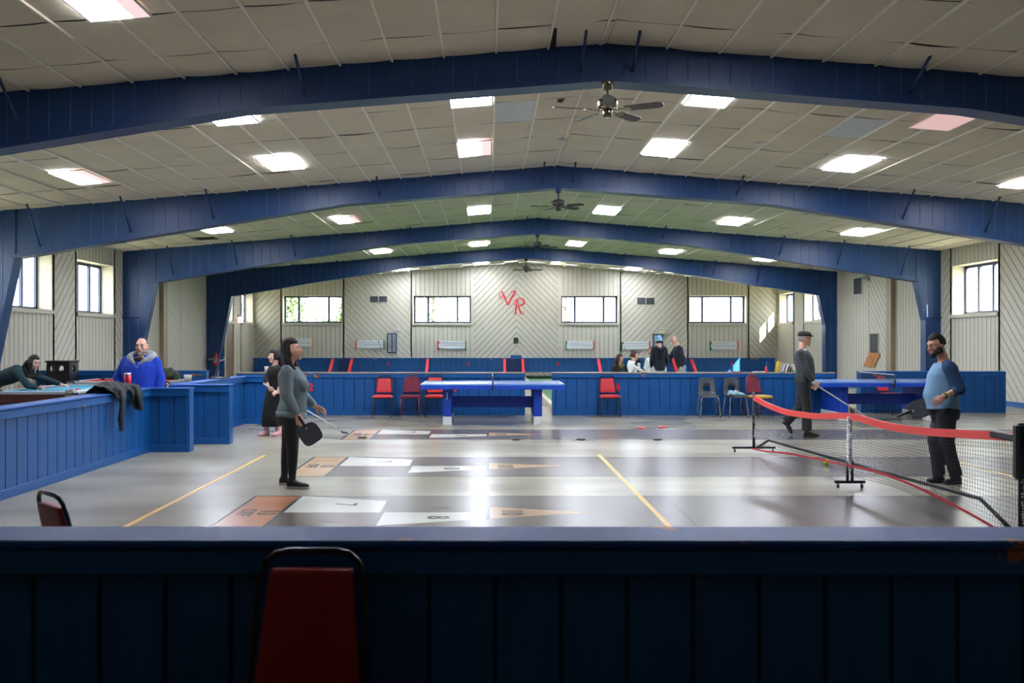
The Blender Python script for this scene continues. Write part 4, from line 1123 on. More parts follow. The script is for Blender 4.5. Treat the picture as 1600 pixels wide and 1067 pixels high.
bl = MB(); yb = 11.9
bl.ball((0, 0, 0), .039, 0, 20, 12)
for k in range(14):
    a = k*2.4; z = -1 + 2*(k+.5)/14; r = math.sqrt(1-z*z); n = Vector((r*math.cos(a), r*math.sin(a), z))
    e1 = n.orthogonal().normalized(); e2 = n.cross(e1); bl.add([n*.0394 + e1*.005*math.cos(q*PI/4) + e2*.005*math.sin(q*PI/4) for q in range(8)], [tuple(range(8))], 1)
tag(bl.build('pickleball', [M('neon yellow ball', (206, 226, 40), .5), M('ball hole', (90, 110, 10), .8)], None, (xw(1291.5, yb), yb, .039)), 'neon yellow pickleball on the floor by the net', 'ball')
# ------------------------------------------------------------------ pool area
m_brown = M('brown pool cabinet', (74, 34, 34), .45, var=.12, scale=3); m_felt = M('teal felt', (72, 150, 176), .9, var=.05, scale=30); m_feltred = M('red felt', (186, 26, 54), .9)
m_rail = M('grey rail laminate', (150, 156, 164), .3, var=.06); m_pocket = M('pocket black', (15, 15, 16), .7)
def pool_table(label, x0, x1, y0, y1, felt, H=.8):
    cx, cy = (x0+x1)/2, (y0+y1)/2; w, l = (x1-x0)/2, (y1-y0)/2
    t = thing('pool_table', label, 'pool table', (cx, cy, 0), 0, 'pool tables')
    a = MB(); a.bbox(-w+.04, w-.04, -l+.04, l-.04, .48, H-.05, .01); a.build('cabinet', m_brown, t)
    a = MB(); a.bbox(-w+.1, w-.1, -l+.1, l-.1, H-.06, H-.03, .004); a.build('playing_surface', felt, t)
    for (xa, xb, ya, yb) in ((-w, w, -l, -l+.12), (-w, w, l-.12, l), (-w, -w+.12, -l+.12, l-.12), (w-.12, w, -l+.12, l-.12)):
        r = MB(); r.bbox(xa, xb, ya, yb, H-.055, H, .012); ro = r.build('rail', m_rail, t)
        q = MB(); q.bbox(xa+.01, xb-.01, ya+.01, yb-.01, H-.19, H-.056, .01); q.build('rail_skirt', m_brown, ro)
    for (xa, xb, ya, yb) in ((-w+.2, w-.2, -l+.12, -l+.165), (-w+.2, w-.2, l-.165, l-.12), (-w+.12, -w+.165, -l+.2, l-.2), (w-.165, w-.12, -l+.2, l-.2)):
        c = MB(); c.bbox(xa, xb, ya, yb, H-.04, H-.005, .01); c.build('cushion', felt, t)
    for sx in (-1, 1):
        for sy in (-1, 1):
            c = MB(); c.bbox(sx*(w-.07)-.09, sx*(w-.07)+.09, sy*(l-.07)-.09, sy*(l-.07)+.09, H-.09, H+.008, .03); co_ = c.build('corner_cap', m_chrome, t)
            h = MB(); h.cyl((sx*(w-.13), sy*(l-.13), H-.02), .055, .032, 0, 14); h.build('pocket', m_pocket, co_)
            g = MB(); g.loft([(Vector((sx*(w-.2), sy*(l-.25), 0)), Vector((.08, 0, 0)), Vector((0, .08, 0))), (Vector((sx*(w-.2), sy*(l-.25), .5)), Vector((.12, 0, 0)), Vector((0, .12, 0)))], 0, False, True, 16, power=6); g.build('leg', m_brown, t)
    return t
pt1 = pool_table('pool table with teal felt, the woman in green leaning over it', -8.0, -6.62, 14.72, 17.1, m_felt)
pt2 = pool_table('pool table with red felt behind the man in the blue hoodie', -8.42, -6.42, 18.45, 19.95, m_feltred)
def ball(px, py, y, m, label):
    z = .77 + .0286; b = MB(); b.ball((0, 0, 0), .0286, 0, 14, 10)
    tag(b.build('pool_ball', m, None, (xw(px, y), y, z)), label, 'pool ball', 'pool balls on the teal table')
ball(111, 606, 15.1, M('pink pool ball', (232, 92, 116), .15), 'pink pool ball near the corner of the teal table'); ball(121, 607, 15.3, M('red white pool ball', (206, 96, 110), .15), 'small red pool ball just behind the pink one')
t = thing('wall_plate', 'white number 2 plate hung on the corner of the red felt pool table', 'number plate', (xw(261, 18.4), 18.44, .72))
a = text_mb('2', .12, .002, 0, T(0, -.012, 0) @ FRONT, bold=.004); a.build('number', m_twhite, t); a = MB(); a.bbox(-.05, .05, -.009, .0, -.06, .06, .004); a.build('plate', m_brown, t)
a = MB(); a.lathe((0, 0, 0), [(.06, 0), (.075, .06), (.08, .13), (.074, .13)], 0, 18)
tag(a.build('plastic_tub', M('white grey tub', (176, 176, 172), .4), None, (xw(278, 18.0), 18.6, .8)), 'pale grey tub standing on the red felt pool table', 'tub')
# black crate stand with round holes
t = thing('crate_stand', 'black plastic stand with round holes near the tan side wall', 'stand', (-9.62, 20.85, 0))
m_crate = M('black crate plastic', (22, 22, 24), .5, var=.1)
def holed(w, z0, z1, cx_list, r, cz):
    mb = MB(); n = 20; xs = [-w/2] + [(cx_list[i]+cx_list[i+1])/2 for i in range(len(cx_list)-1)] + [w/2]
    for i, cx in enumerate(cx_list):
        a, b = xs[i], xs[i+1]
        ring = [(cx+r*math.cos(2*PI*k/n), cz+1.25*r*math.sin(2*PI*k/n)) for k in range(n)]
        sq = []
        for k in range(n):
            d = (math.cos(2*PI*k/n), math.sin(2*PI*k/n)); t1 = 1e9
            for lim, c, dd in ((b, cx, d[0]), (a, cx, d[0]), (z1, cz, d[1]), (z0, cz, d[1])):
                if abs(dd) > 1e-6:
                    q = (lim-c)/dd
                    if q > 0: t1 = min(t1, q)
            sq.append((cx+d[0]*t1, cz+d[1]*t1))
        cor = [(b, z1), (a, z1), (a, z0), (b, z0)]
        vs = [(x, 0, z) for x, z in ring+sq+cor]
        fs = [(k, n+k, n+(k+1) % n, (k+1) % n) for k in range(n)]
        for c, k in ((0, n//8), (1, 3*n//8), (2, 5*n//8), (3, 7*n//8)):
            fs.append((n+k, 2*n+c, n+(k+1) % n))
        mb.add(vs, fs, 0)
    return mb
def crate_panel(w, M4, cl_, nm='side_panel'):
    mb = holed(w, .0, 1.13, cl_, .062, .985); mb.xf(M4); o = mb.build(nm, m_crate, t); md = o.modifiers.new('s', 'SOLIDIFY'); md.thickness = .02; md.offset = 0
crate_panel(.5, T(0, -.22, 0), [-.13, .09]); crate_panel(.5, T(0, .22, 0), [-.13, .09])
crate_panel(.44, T(.25, 0, 0) @ RZ(PI/2), [0.0]); crate_panel(.44, T(-.25, 0, 0) @ RZ(PI/2), [0.0])
a = MB(); a.bbox(-.28, .28, -.25, .25, 1.13, 1.17, .012); a.build('top', m_crate, t)

# olive jacket heap on the far pool table
def cloth_heap(mb, rc, w, h, k=8):
    for i in range(k):
        a = rc.uniform(-w, w)*.7
        mb.tube([(a-w*.4, rc.uniform(-.1, .1), .02), (a-.05, rc.uniform(-.1, .1), h*rc.uniform(.6, 1)), (a+.1, rc.uniform(-.1, .1), h*rc.uniform(.3, .7)), (a+w*.5, rc.uniform(-.1, .1), .02)], [.05, .07, .06, .04], 0, 8)
hm = MB(); cloth_heap(hm, random.Random(4), .2, .22); tag(baked(hm, .02, 3).build('olive_jacket', M('olive cloth', (54, 66, 50), .9, var=.2, bump=.3), None, (xw(266, 19.2), 19.2, .80)), 'olive green jacket heaped on the red felt pool table', 'jacket')
# dark jacket draped over the half wall
m_jack = M('black jacket cloth', (26, 28, 30), .8, var=.2, scale=6, bump=.5, bscale=14)
jt = thing('draped_jacket', 'black jacket draped over the ledge of the half wall', 'jacket', (-4.98, 12.3, 0))
jm = MB(); rj = random.Random(12); NU, NVj = 26, 34
prof = [(-.24, .80), (-.20, .90), (-.15, .965), (-.06, 1.0), (.02, 1.0), (.10, .975), (.155, .94), (.175, .86), (.18, .76), (.18, .66)]
def pr_at(f):
    q = f*(len(prof)-1); i = min(int(q), len(prof)-2); a, b = prof[i], prof[i+1]; return a[0]+(b[0]-a[0])*(q-i), a[1]+(b[1]-a[1])*(q-i)
vs = []; fs = []
for i in range(NU+1):
    u = i/NU; y = -.5 + 1.02*u
    end = .52 + .25*math.exp(-((u-.28)/.16)**2) + .36*math.exp(-((u-.78)/.17)**2) + .04*math.sin(u*17)      # how far it hangs
    for j in range(NVj+1):
        v = j/NVj; f = .10 + (end)*v + .02*math.sin(9*u); x, z = pr_at(min(.999, f))
        fold = .018*math.sin(u*21 + 2*v) + .012*math.sin(u*43 + 5*v) + .01*math.sin(v*19+u*8)
        k = 1 if f > .62 else 0
        lump = .06*math.exp(-((u-.35)/.25)**2)*math.exp(-((f-.42)/.2)**2)
        vs.append((x + .012 + (fold if k else 0), y + .03*math.sin(v*7+u*3), z + .012 + (abs(fold)*.9 if not k else 0) + lump))
for i in range(NU):
    for j in range(NVj): fs.append((i*(NVj+1)+j, (i+1)*(NVj+1)+j, (i+1)*(NVj+1)+j+1, i*(NVj+1)+j+1))
jm.add(vs, fs, 0, True); o = jm.build('body', m_jack, jt); md = o.modifiers.new('s', 'SOLIDIFY'); md.thickness = .022; md.offset = 1; sd = o.modifiers.new('d', 'SUBSURF'); sd.levels = 1; sd.render_levels = 1
for (ya, yb, zb, w0) in ((-.24, -.3, .44, .058), (.30, .36, .66, .066)):
    s = MB(); s.tube([(.10, ya+.06, .99), (.17, ya+.02, .93), (.205, ya, .82), (.21, (ya+yb)/2, .74), (.205, yb, (.74+zb)/2), (.21, yb+.01, zb+.03), (.205, yb, zb)], [.04, w0, w0*1.08, w0*.92, w0*1.05, w0*.9, w0*.84], 0, 12, flat=.62, hint=(1, 0, 0)); s.build('sleeve', m_jack, jt)
# tumbler on the ledge
t = thing('tumbler', 'red insulated tumbler on the ledge beside the draped jacket', 'tumbler', (-5.05, 12.93, .93))
a = MB(); a.lathe((0, 0, 0), [(.034, 0), (.036, .01), (.045, .12), (.047, .2)], 0, 20); a.build('cup', M('red tumbler', (200, 28, 52), .35), t)
a = MB(); a.lathe((0, 0, .2), [(.048, 0), (.048, .012), (.044, .02), (.0, .02)][:3], 0, 20); a.build('rim', m_chrome, t)
a = MB(); a.lathe((0, 0, .215), [(.042, 0), (.042, .014)], 0, 16); a.build('lid', m_plas, t)
# tray on ledge, cup, right ledge things
t = thing('black_tray', 'black tray on the ledge of the blue half wall', 'tray', (-4.84, 16.7, .93), math.radians(92))
a = MB(); a.bbox(-.28, .28, -.11, .11, 0, .02, .005); a.bbox(-.28, .28, -.11, -.1, .02, .045, .003); a.bbox(-.28, .28, .1, .11, .02, .045, .003); a.build('base', m_blk, t)
t = thing('paper_cup', 'white paper coffee cup on the half wall ledge beside the girl', 'cup', (xw(416, 20.05), 20.06, .93))
a = MB(); a.lathe((0, 0, 0), [(.03, 0), (.042, .115)], 0, 18); a.build('cup', M('white paper cup', (214, 210, 200), .6), t)
a = MB(); a.lathe((0, 0, .112), [(.045, 0), (.045, .01), (.038, .018)], 0, 18); a.build('lid', m_plas, t)
a = MB(); a.lathe((0, 0, .04), [(.0365, 0), (.0405, .035)], 0, 18); a.build('sleeve', M('cup sleeve', (200, 190, 150), .7), t)
LZ = .93; LY = 20.08
t = thing('traffic_cone', 'small red cone on the half wall ledge beside the yellow block', 'cone', (xw(1197, LY), LY, LZ))
a = MB(); a.lathe((0, 0, .008), [(.042, 0), (.012, .13), (.008, .132)], 0, 16); a.build('body', m_red, t); a = MB(); a.bbox(-.05, .05, -.05, .05, 0, .01, .003); a.build('base', m_red, t)
M4 = T(xw(1213, LY), LY, LZ) @ Matrix.Rotation(math.radians(14), 4, 'Y')
t = thing('yellow_block', 'yellow speckled block leaning upright on the half wall ledge', 'block', (0, 0, 0)); t.matrix_world = M4
a = MB(); a.bbox(-.035, .035, -.05, .05, .01, .25, .018); a.build('body', M('yellow foam', (222, 184, 26), .6), t)
a = MB()
for z in (.06, .12, .18, .22): a.ball((.005*math.sin(z*90), -.05, z), (.007, .003, .009), 0, 8, 6)
a.build('spots', m_blk, t)
M4 = T(xw(1199, LY+.3), LY+.06, LZ) @ Matrix.Rotation(math.radians(-16), 4, 'Y')
t = thing('blue_plank', 'blue board leaning between the red cone and the yellow block', 'board', (0, 0, 0)); t.matrix_world = T(xw(1203.5, LY), LY+.05, LZ) @ Matrix.Rotation(math.radians(-16), 4, 'Y')
a = MB(); a.bbox(-.02, .02, -.02, .02, 0.006, .23, .004); a.build('plank', m_hw, t)
m_paper = M('white paper', (222, 222, 216), .7, var=.03); m_bind = M('grey binder', (150, 150, 146), .6)
def leaning(px, w, h, ang, m, label, nm='ring_binder'):
    t = thing(nm, label, 'binder'); t.matrix_world = T(xw(px, LY), LY, LZ+.006) @ Matrix.Rotation(math.radians(ang), 4, 'Y')
    a = MB(); a.bbox(-w/2, w/2, -.1, .1, 0, h, .006); a.build('cover', m, t); a = MB(); a.box(-w/2+.006, w/2-.006, -.101, -.09, .006, h+.002); a.build('pages', m_paper, t)
leaning(1219.5, .04, .2, 22, m_bind, 'grey binder leaning on the half wall ledge, first after the yellow block'); leaning(1225, .045, .19, 18, m_bind, 'second grey binder leaning on the half wall ledge')
leaning(1230, .02, .13, 12, m_blk, 'thin black binder leaning on the half wall ledge', 'thin_binder'); leaning(1234, .02, .11, 10, M('brown binder', (90, 70, 60), .6), 'thin brown binder on the half wall ledge beside the spray bottle', 'thin_binder')
t = thing('spray_bottle', 'white and green spray bottle on the half wall ledge behind the old man', 'bottle', (xw(1239.5, LY), LY, LZ))
a = MB(); a.lathe((0, 0, 0), [(.032, 0), (.034, .02), (.034, .09), (.015, .13), (.013, .15)], 0, 14); a.build('body', m_plas, t)
a = MB(); a.lathe((0, 0, .005), [(.0345, 0), (.0352, .01), (.0352, .04), (.0345, .045)], 0, 14); a.build('label', M('green label', (80, 170, 80), .5), t)
a = MB(); a.bbox(-.045, .02, -.012, .012, .15, .175, .006); a.build('trigger_head', m_plas, t)
def sheets(px, w, lab, m):
    a = MB(); a.bbox(-w/2, w/2, -.09, .09, 0, .018, .003)
    tag(a.build('paper_stack', m, None, (xw(px, LY), LY, LZ)), lab, 'paper', 'papers on the half wall ledge')
sheets(1151, .22, 'red and white booklet lying on the half wall ledge', M('red booklet', (190, 60, 70), .6)); sheets(1182, .13, 'white paper pile nearest the red cone on the ledge', m_paper); sheets(1192, .06, 'small white scrap beside the red cone on the ledge', m_paper)

# ------------------------------------------------------------------ trees outside the far windows
m_bark = M('bark', (84, 74, 64), .9, var=.2); m_leafg = M('leaves olive green', (66, 90, 42), .8, var=.3, scale=2)
def tree(x, y, h, leafy, label, rs):
    t = thing('tree', label, 'tree', (x, y, -.5), 0, 'trees outside the far windows')
    r = random.Random(rs); a = MB(); tips = []
    a.tube([(0, 0, 0), (.1, 0, h*.3), (0, .1, h*.62), (.1, 0, h)], [.16, .12, .07, .02], 0, 8)
    for k in range(26):
        z = h*r.uniform(.2, .95); an = r.uniform(0, 2*PI); L = (h-z)*.55 + .6
        p0 = Vector((.05, .03, z)); p1 = p0 + Vector((math.cos(an), math.sin(an), r.uniform(.1, .6)))*L*.55; p2 = p1 + Vector((math.cos(an+.4), math.sin(an+.4), .3))*L*.5
        a.tube([p0, p1, p2], [.035, .02, .006], 0, 5); tips += [p1, p2, (p0+p1)/2]
        for q in range(3):
            p3 = p1 + Vector((r.uniform(-1, 1), r.uniform(-1, 1), r.uniform(-.2, 1)))*.5; a.tube([p1, p3], [.012, .004], 0, 4); tips.append(p3)
    a.build('trunk', m_bark, t)
    if leafy:
        c = MB()
        for p in tips:
            for q in range(int(leafy)):
                o = p + Vector((r.gauss(0, .3), r.gauss(0, .3), r.gauss(0, .3))); d1 = Vector((r.uniform(-1, 1), r.uniform(-1, 1), r.uniform(-1, 1))).normalized()*.10; d2 = d1.orthogonal().normalized()*.06
                c.add([o-d1, o+d2, o+d1, o-d2], [(0, 1, 2, 3)])
        c.build('crown', m_leafg, t)
tree(-10.2, 45, 4.6, 18, 'leafy green tree outside the first far window, near its mullion', 1); tree(-7.6, 51.5, 4.0, 26, 'leafy green bush like tree outside the first far window', 2); tree(-3.0, 50, 5.0, 3, 'thinly leaved tree outside the second far window', 3)
tree(4.1, 49, 5.5, 0, 'bare tree outside the third far window', 4); tree(-12.4, 50.5, 5.0, 10, 'green tree outside the first far window, at its edge', 5)
tree(16.0, 12.4, 8.5, 40, 'tall leafy tree added out of view to shade the near side windows', 8)  # unseen tree, put in to cut the sun through these windows
# ------------------------------------------------------------------ people
m_skin = M('fair skin', (222, 168, 142), .55, var=.05, scale=14); m_skin2 = M('tan skin', (192, 138, 112), .55, var=.05, scale=14); m_skin3 = M('pale skin', (220, 172, 152), .55, var=.05, scale=14)
m_lip = M('lips', (160, 84, 80), .5); m_eye = M('eye white', (206, 200, 194), .3); m_iris = M('eye dark', (36, 26, 22), .25)
m_hairb = M('dark brown hair', (26, 17, 17), .75, var=.3, scale=20, bump=.5, bscale=60); m_hairk = M('black hair', (18, 15, 15), .75, var=.3, scale=20, bump=.4, bscale=60)
m_hairg = M('grey hair', (150, 146, 140), .6, var=.2, scale=20, bump=.4, bscale=60); m_hairr = M('brown hair', (60, 38, 28), .75, var=.3, scale=20, bump=.4, bscale=60)
UP = Vector((0, 0, 1))
def V3(*a): return Vector(a)
def head_local(c, F, U):
    F = F.normalized(); R = F.cross(U).normalized(); U = R.cross(F).normalized()
    return lambda x, y, z: c + R*x + F*y + U*z, R, F, U
def skull_pt(nx, ny, nz, k=1.0):
    """unit direction -> head surface (x lateral, y front, z up), metres for an adult"""
    x = .074*nx; y = .094*ny; z = .118*nz
    if nz < 0:
        q = -nz
        x *= 1 - .36*q**1.6
        if ny < 0: y *= 1 - .5*q
        else: y = y*(1-.12*q) + .018*q*ny
    elif ny > 0: y *= 1 - .10*nz
    return x*k, y*k, z*k
def add_skull(mb, c, F, U, s, k=1.0, keep=None, off=(0, 0, 0), mat=0, n=24, m=18):
    P, R, F, U = head_local(c, F, U)
    vs = []; fs = []; nn = []
    for j in range(m+1):
        ph = -PI/2 + PI*j/m
        for i in range(n):
            t = 2*PI*i/n; d = (math.cos(ph)*math.cos(t), math.cos(ph)*math.sin(t), math.sin(ph))
            x, y, z = skull_pt(*d, k); nn.append(d)
            vs.append(P(x*s+off[0]*s, y*s+off[1]*s, z*s+off[2]*s))
    for j in range(m):
        for i in range(n):
            q = (j*n+i, j*n+(i+1) % n, (j+1)*n+(i+1) % n, (j+1)*n+i)
            if keep and not all(keep(*nn[a]) for a in q): continue
            fs.append(q)
    mb.add(vs, fs, mat, True)
def add_head(mb, c, F, U, s):
    """solid pieces of the head to be fused with the body"""
    P, R, F, U = head_local(c, F, U)
    add_skull(mb, c, F, U, s)
    f = lambda x, y, z: P(x*s, y*s, z*s); ax = (R, F, U)
    mb.capsule([f(0, .088, .028), f(0, .104, -.004), f(0, .112, -.022)], [.008*s, .010*s, .0135*s], 0, 8)       # nose
    for sx in (-1, 1):
        mb.ball(f(sx*.012, .098, -.026), (.009*s, .010*s, .008*s), 0, 8, 6, ax)
        mb.ball(f(sx*.075, -.008, -.008), (.010*s, .020*s, .032*s), 0, 10, 8, ax)                                # ears
        mb.ball(f(sx*.04, .062, -.018), (.026*s, .024*s, .022*s), 0, 10, 8, ax)                                  # cheeks
        mb.ball(f(sx*.032, .078, .036), (.026*s, .014*s, .009*s), 0, 8, 6, ax)                                   # brow ridge
    mb.ball(f(0, .082, -.062), (.028*s, .020*s, .022*s), 0, 10, 8, ax)
    mb.ball(f(0, .074, -.098), (.026*s, .020*s, .018*s), 0, 10, 8, ax)                                           # chin
def add_face(mb, c, F, U, s, brow=None):
    """eyes, lips, brows: islands with their own materials 1 lips, 2 white, 3 dark"""
    P, R, F, U = head_local(c, F, U); f = lambda x, y, z: P(x*s, y*s, z*s); ax = (R, F, U)
    for sx in (-1, 1):
        mb.ball(f(sx*.032, .079, .014), (.014*s, .011*s, .009*s), 2, 10, 8, ax)
        mb.ball(f(sx*.032, .087, .014), (.0065*s, .005*s, .0065*s), 3, 8, 6, ax)
        mb.tube([f(sx*.014, .091, .033), f(sx*.034, .09, .038), f(sx*.054, .078, .031)], [.003*s, .0045*s, .003*s], 3, 6)
    mb.ball(f(0, .101, -.052), (.023*s, .006*s, .0045*s), 1, 10, 6, ax); mb.ball(f(0, .100, -.061), (.020*s, .006*s, .0055*s), 1, 10, 6, ax)
    mb.tube([f(-.022, .103, -.0565), f(.022, .103, -.0565)], .0016*s, 3, 6)
def add_hand(mb, W, D, N, side, s=1.0, curl=20, spread=8, thumb=35):
    """W wrist, D towards the fingers, N out of the palm; side +1 / -1 puts the thumb along +/- D x N"""
    D = D.normalized(); N = (N - D*N.dot(D)).normalized(); A = D.cross(N)*side; s *= .95
    mb.loft([(W - D*.02*s, A*.026*s, N*.020*s), (W + D*.012*s, A*.030*s, N*.018*s), (W + D*.045*s, A*.040*s, N*.0165*s), (W + D*.085*s, A*.042*s, N*.014*s), (W + D*.095*s, A*.038*s, N*.010*s)], 0, True, True, 14)
    for k, (o, L, r) in enumerate(((.031, .072, .0085), (.0105, .080, .009), (-.0105, .075, .0085), (-.031, .060, .0075))):
        a = math.radians(spread*(1.5-k)/1.5); d = (D*math.cos(a) + A*math.sin(a)).normalized()
        p = W + D*.086*s + A*o*s; pts = [p - D*.012*s]; q = p.copy(); b = math.radians(curl*(.6+.1*k)); acc = 0
        pts.append(q)
        for seg in (.45, .32, .25):
            acc += b; dd = d*math.cos(acc) + N*math.sin(acc); q = q + dd*L*seg*s; pts.append(q)
        mb.capsule(pts, [r*s, r*1.02*s, r*s, r*.92*s, r*.75*s], 0, 8)
    p = W + D*.03*s + A*.03*s; t = math.radians(thumb)
    d = (D*math.cos(t) + A*math.sin(t) + N*.35).normalized(); q = p + d*.04*s; d2 = (D*.8 + A*.25 + N*.55).normalized()
    mb.capsule([p - A*.012*s, p, q, q + d2*.03*s], [.014*s, .0135*s, .011*s, .0085*s], 0, 8)
def spine(P, C, N, k):
    """points pelvis -> chest -> neck as a smooth curve"""
    f = k; a = P.lerp(C, f); b = C.lerp(N, f); return a.lerp(b, f)
def torso_secs(J, dims, top=1.0, grow=0.0, lowz=None, bottom_ext=0.0):
    """dims: list of (t, half width, half depth, forward offset)"""
    Lh = (J['hipL']-J['hipR']).normalized(); Ls = (J['shL']-J['shR']).normalized()
    P = (J['hipL']+J['hipR'])/2 + UP*0.0; N = J['neck']; C = J.get('chest') or P.lerp(N, .5)
    secs = []
    for (t, w, d, fo) in dims:
        L = Lh.lerp(Ls, max(0, min(1, t))).normalized()
        c = spine(P, C*2 - (P+N)/2, N, t) if t >= 0 else P + (P-spine(P, C*2-(P+N)/2, N, .1))/.1*(-t)
        ax = (spine(P, C*2-(P+N)/2, N, min(1, t+.05)) - spine(P, C*2-(P+N)/2, N, max(0, t-.05))).normalized()
        Fv = ax.cross(L)*-1 if False else L.cross(ax)
        Fv = Fv.normalized()
        if Fv.dot(J['F']) < 0: Fv = -Fv
        secs.append((c + Fv*fo, L*(w+grow), Fv*(d+grow)))
    return secs
DIM_F = [(-.16, .05, .06, 0), (-.1, .13, .11, 0), (0, .165, .125, 0), (.15, .16, .12, 0), (.35, .135, .105, .01), (.55, .145, .115, .02), (.72, .16, .115, .015), (.86, .155, .095, .0), (.95, .10, .07, 0), (1.0, .055, .055, 0)]
DIM_M = [(-.16, .05, .06, 0), (-.1, .13, .11, 0), (0, .16, .12, 0), (.15, .155, .125, .01), (.35, .155, .125, .02), (.55, .17, .125, .015), (.72, .18, .12, .01), (.86, .175, .10, .0), (.95, .12, .075, 0), (1.0, .06, .06, 0)]
def person(label, J, F, faceF, s, skin, dims, cat='person', top=None, bottom=None, shoes=None, hands=None, face=True, headU=UP, voxel=.009, arm_r=1.0, leg_r=1.0, extra=None, sleeve=1.0, collar=0.0, head_k=1.0):
    """J holds world joints: head neck shL shR elL elR wrL wrR hipL hipR knL knR anL anR toeL toeR"""
    J['F'] = F.normalized()
    base = (J['anL']+J['anR'])/2
    root = thing('person', label, cat, (base.x, base.y, 0)); inv = Matrix.Translation((-base.x, -base.y, 0))
    def put(mb, name, mats, parent=root):
        mb.xf(inv); return mb.build(name, mats, parent)
    hs = s*head_k
    b = MB()
    add_head(b, J['head'], faceF, headU, hs)
    hf, R_, F_, U_ = head_local(J['head'], faceF, headU)
    b.capsule([J['neck'] - UP*.05, J['neck'].lerp(hf(0, -.02*hs, -.07*hs), .5), hf(0, -.02*hs, -.05*hs)], [.062*s, .054*s, .052*s], 0, 12)
    b.loft(torso_secs(J, dims, grow=-.012), 0, True, True, 18)
    for q in 'LR':
        b.capsule([J['sh'+q], J['sh'+q].lerp(J['el'+q], .5), J['el'+q]], [.046*s*arm_r, .042*s*arm_r, .036*s*arm_r], 0, 10)
        b.capsule([J['el'+q], J['el'+q].lerp(J['wr'+q], .35), J['wr'+q]], [.036*s*arm_r, .037*s*arm_r, .025*s], 0, 10)
        b.capsule([J['hip'+q], J['hip'+q].lerp(J['kn'+q], .5), J['kn'+q]], [.080*s*leg_r, .068*s*leg_r, .048*s*leg_r], 0, 12)
        b.capsule([J['kn'+q], J['kn'+q].lerp(J['an'+q], .35), J['an'+q]], [.048*s*leg_r, .052*s*leg_r, .032*s], 0, 12)
        if not shoes: b.capsule([J['an'+q] - UP*.01, J['an'+q].lerp(J['toe'+q], .6), J['toe'+q]], [.034*s, .032*s, .022*s], 0, 10)
    body = baked(b, voxel, 2)
    if hands:
        for q, (D, N, side, curl, spread, thumb) in hands.items(): add_hand(body, J['wr'+q], D, N, side, s, curl, spread, thumb)
    if face: add_face(body, J['head'], faceF, headU, hs)
    body_o = put(body, 'body', [skin, m_lip, m_eye, m_iris])
    if bottom:
        g = MB(); kind, m, rs_, kw = bottom
        if kind == 'trousers':
            r0, r1, r2, r3 = rs_
            low = [d for d in dims if d[0] <= .18]
            g.loft(torso_secs(J, low, grow=kw.get('grow', .008)), 0, True, True, 18)
            for q in 'LR':
                hp, kn, an = J['hip'+q], J['kn'+q], J['an'+q]; e = kw.get('end', 1.0); endp = kn.lerp(an, e)
                g.capsule([hp, hp.lerp(kn, .35), hp.lerp(kn, .75), kn], [r0, r0*.97, (r0*.3+r1*.7), r1], 0, 14)
                g.tube([hp.lerp(kn, .8), kn, kn.lerp(endp, .4), kn.lerp(endp, .85), endp], [r1*1.02, r1, r2, r3, r3*1.02], 0, 14)
            g = baked(g, kw.get('voxel', .012), 3)
            put(g, kw.get('name', 'trousers'), m)
        else:                                                  # skirt
            cx = [(J['hipL']+J['hipR'])/2 + UP*.12] ; hem = (J['anL']+J['anR'])/2; z = kw['hem']
            Lh = (J['hipL']-J['hipR']).normalized(); Fh = J['F']
            c0 = (J['hipL']+J['hipR'])/2; pts = []
            for f, w, d in ((-.18, .125, .10), (0, .155, .13), (.3, .165, .15), (.7, .18, .165), (1.0, kw['w'], kw['w']*.9)):
                zz = c0.z + (z-c0.z)*f; c = c0.lerp(Vector((hem.x, hem.y, z)), max(0, f)); pts.append((Vector((c.x, c.y, zz)), Lh*w, Fh*d))
            n = 28; vs = []; fs = []
            for k, (c, A, B) in enumerate(pts):
                for i in range(n):
                    t = 2*PI*i/n; w = 1 + .05*math.sin(7*t)*(k/4)
                    vs.append(c + A*math.cos(t)*w + B*math.sin(t)*w)
            for k in range(len(pts)-1):
                for i in range(n): fs.append((k*n+i, k*n+(i+1) % n, (k+1)*n+(i+1) % n, (k+1)*n+i))
            fs.append(tuple(range(n)))
            g.add(vs, fs, 0, True); o = put(g, 'skirt', m); md = o.modifiers.new('s', 'SOLIDIFY'); md.thickness = .008
    if top:
        m, kw = top; g = MB(); sr = kw.get('r', (.062, .056, .046, .040)); lo = kw.get('low', -.1)
        dd = [d for d in dims if d[0] >= lo and d[0] <= kw.get('hi', .97)]
        secs = torso_secs(J, dd, grow=kw.get('grow', .014))
        if kw.get('hemz') is not None:
            secs = [q for q in secs if q[0].z > kw['hemz'] + .05]; c, A, B = secs[0]; secs.insert(0, (Vector((c.x, c.y, kw['hemz'])) + J['F']*kw.get('hemf', 0), A*kw.get('hemk', 1), B*kw.get('hemk', 1)))
        g.loft(secs, 0, True, True, 20)
        arms = {} 
        for q in 'LR':
            sh, el, wr = J['sh'+q], J['el'+q], J['wr'+q]; e = kw.get('sleeve', {'L': .96, 'R': .96})[q]
            tgt = MB() if kw.get('sleeve_mat') else g
            tgt.capsule([sh, sh.lerp(el, .4), el], [sr[0], sr[1]*1.02, sr[1]], 0, 14)
            if e > 0:
                w2 = el.lerp(wr, e); tgt.tube([sh.lerp(el, .75), el, el.lerp(w2, .5), w2], [sr[1], sr[1], sr[2], sr[3]], 0, 14)
            if kw.get('sleeve_mat'):
                nk = J['neck']; tgt.capsule([sh, sh.lerp(nk, .55) - UP*.01], [sr[0], sr[0]*.8], 0, 12)
                arms[q] = tgt
        for extra_ in kw.get('add', []): extra_(g)
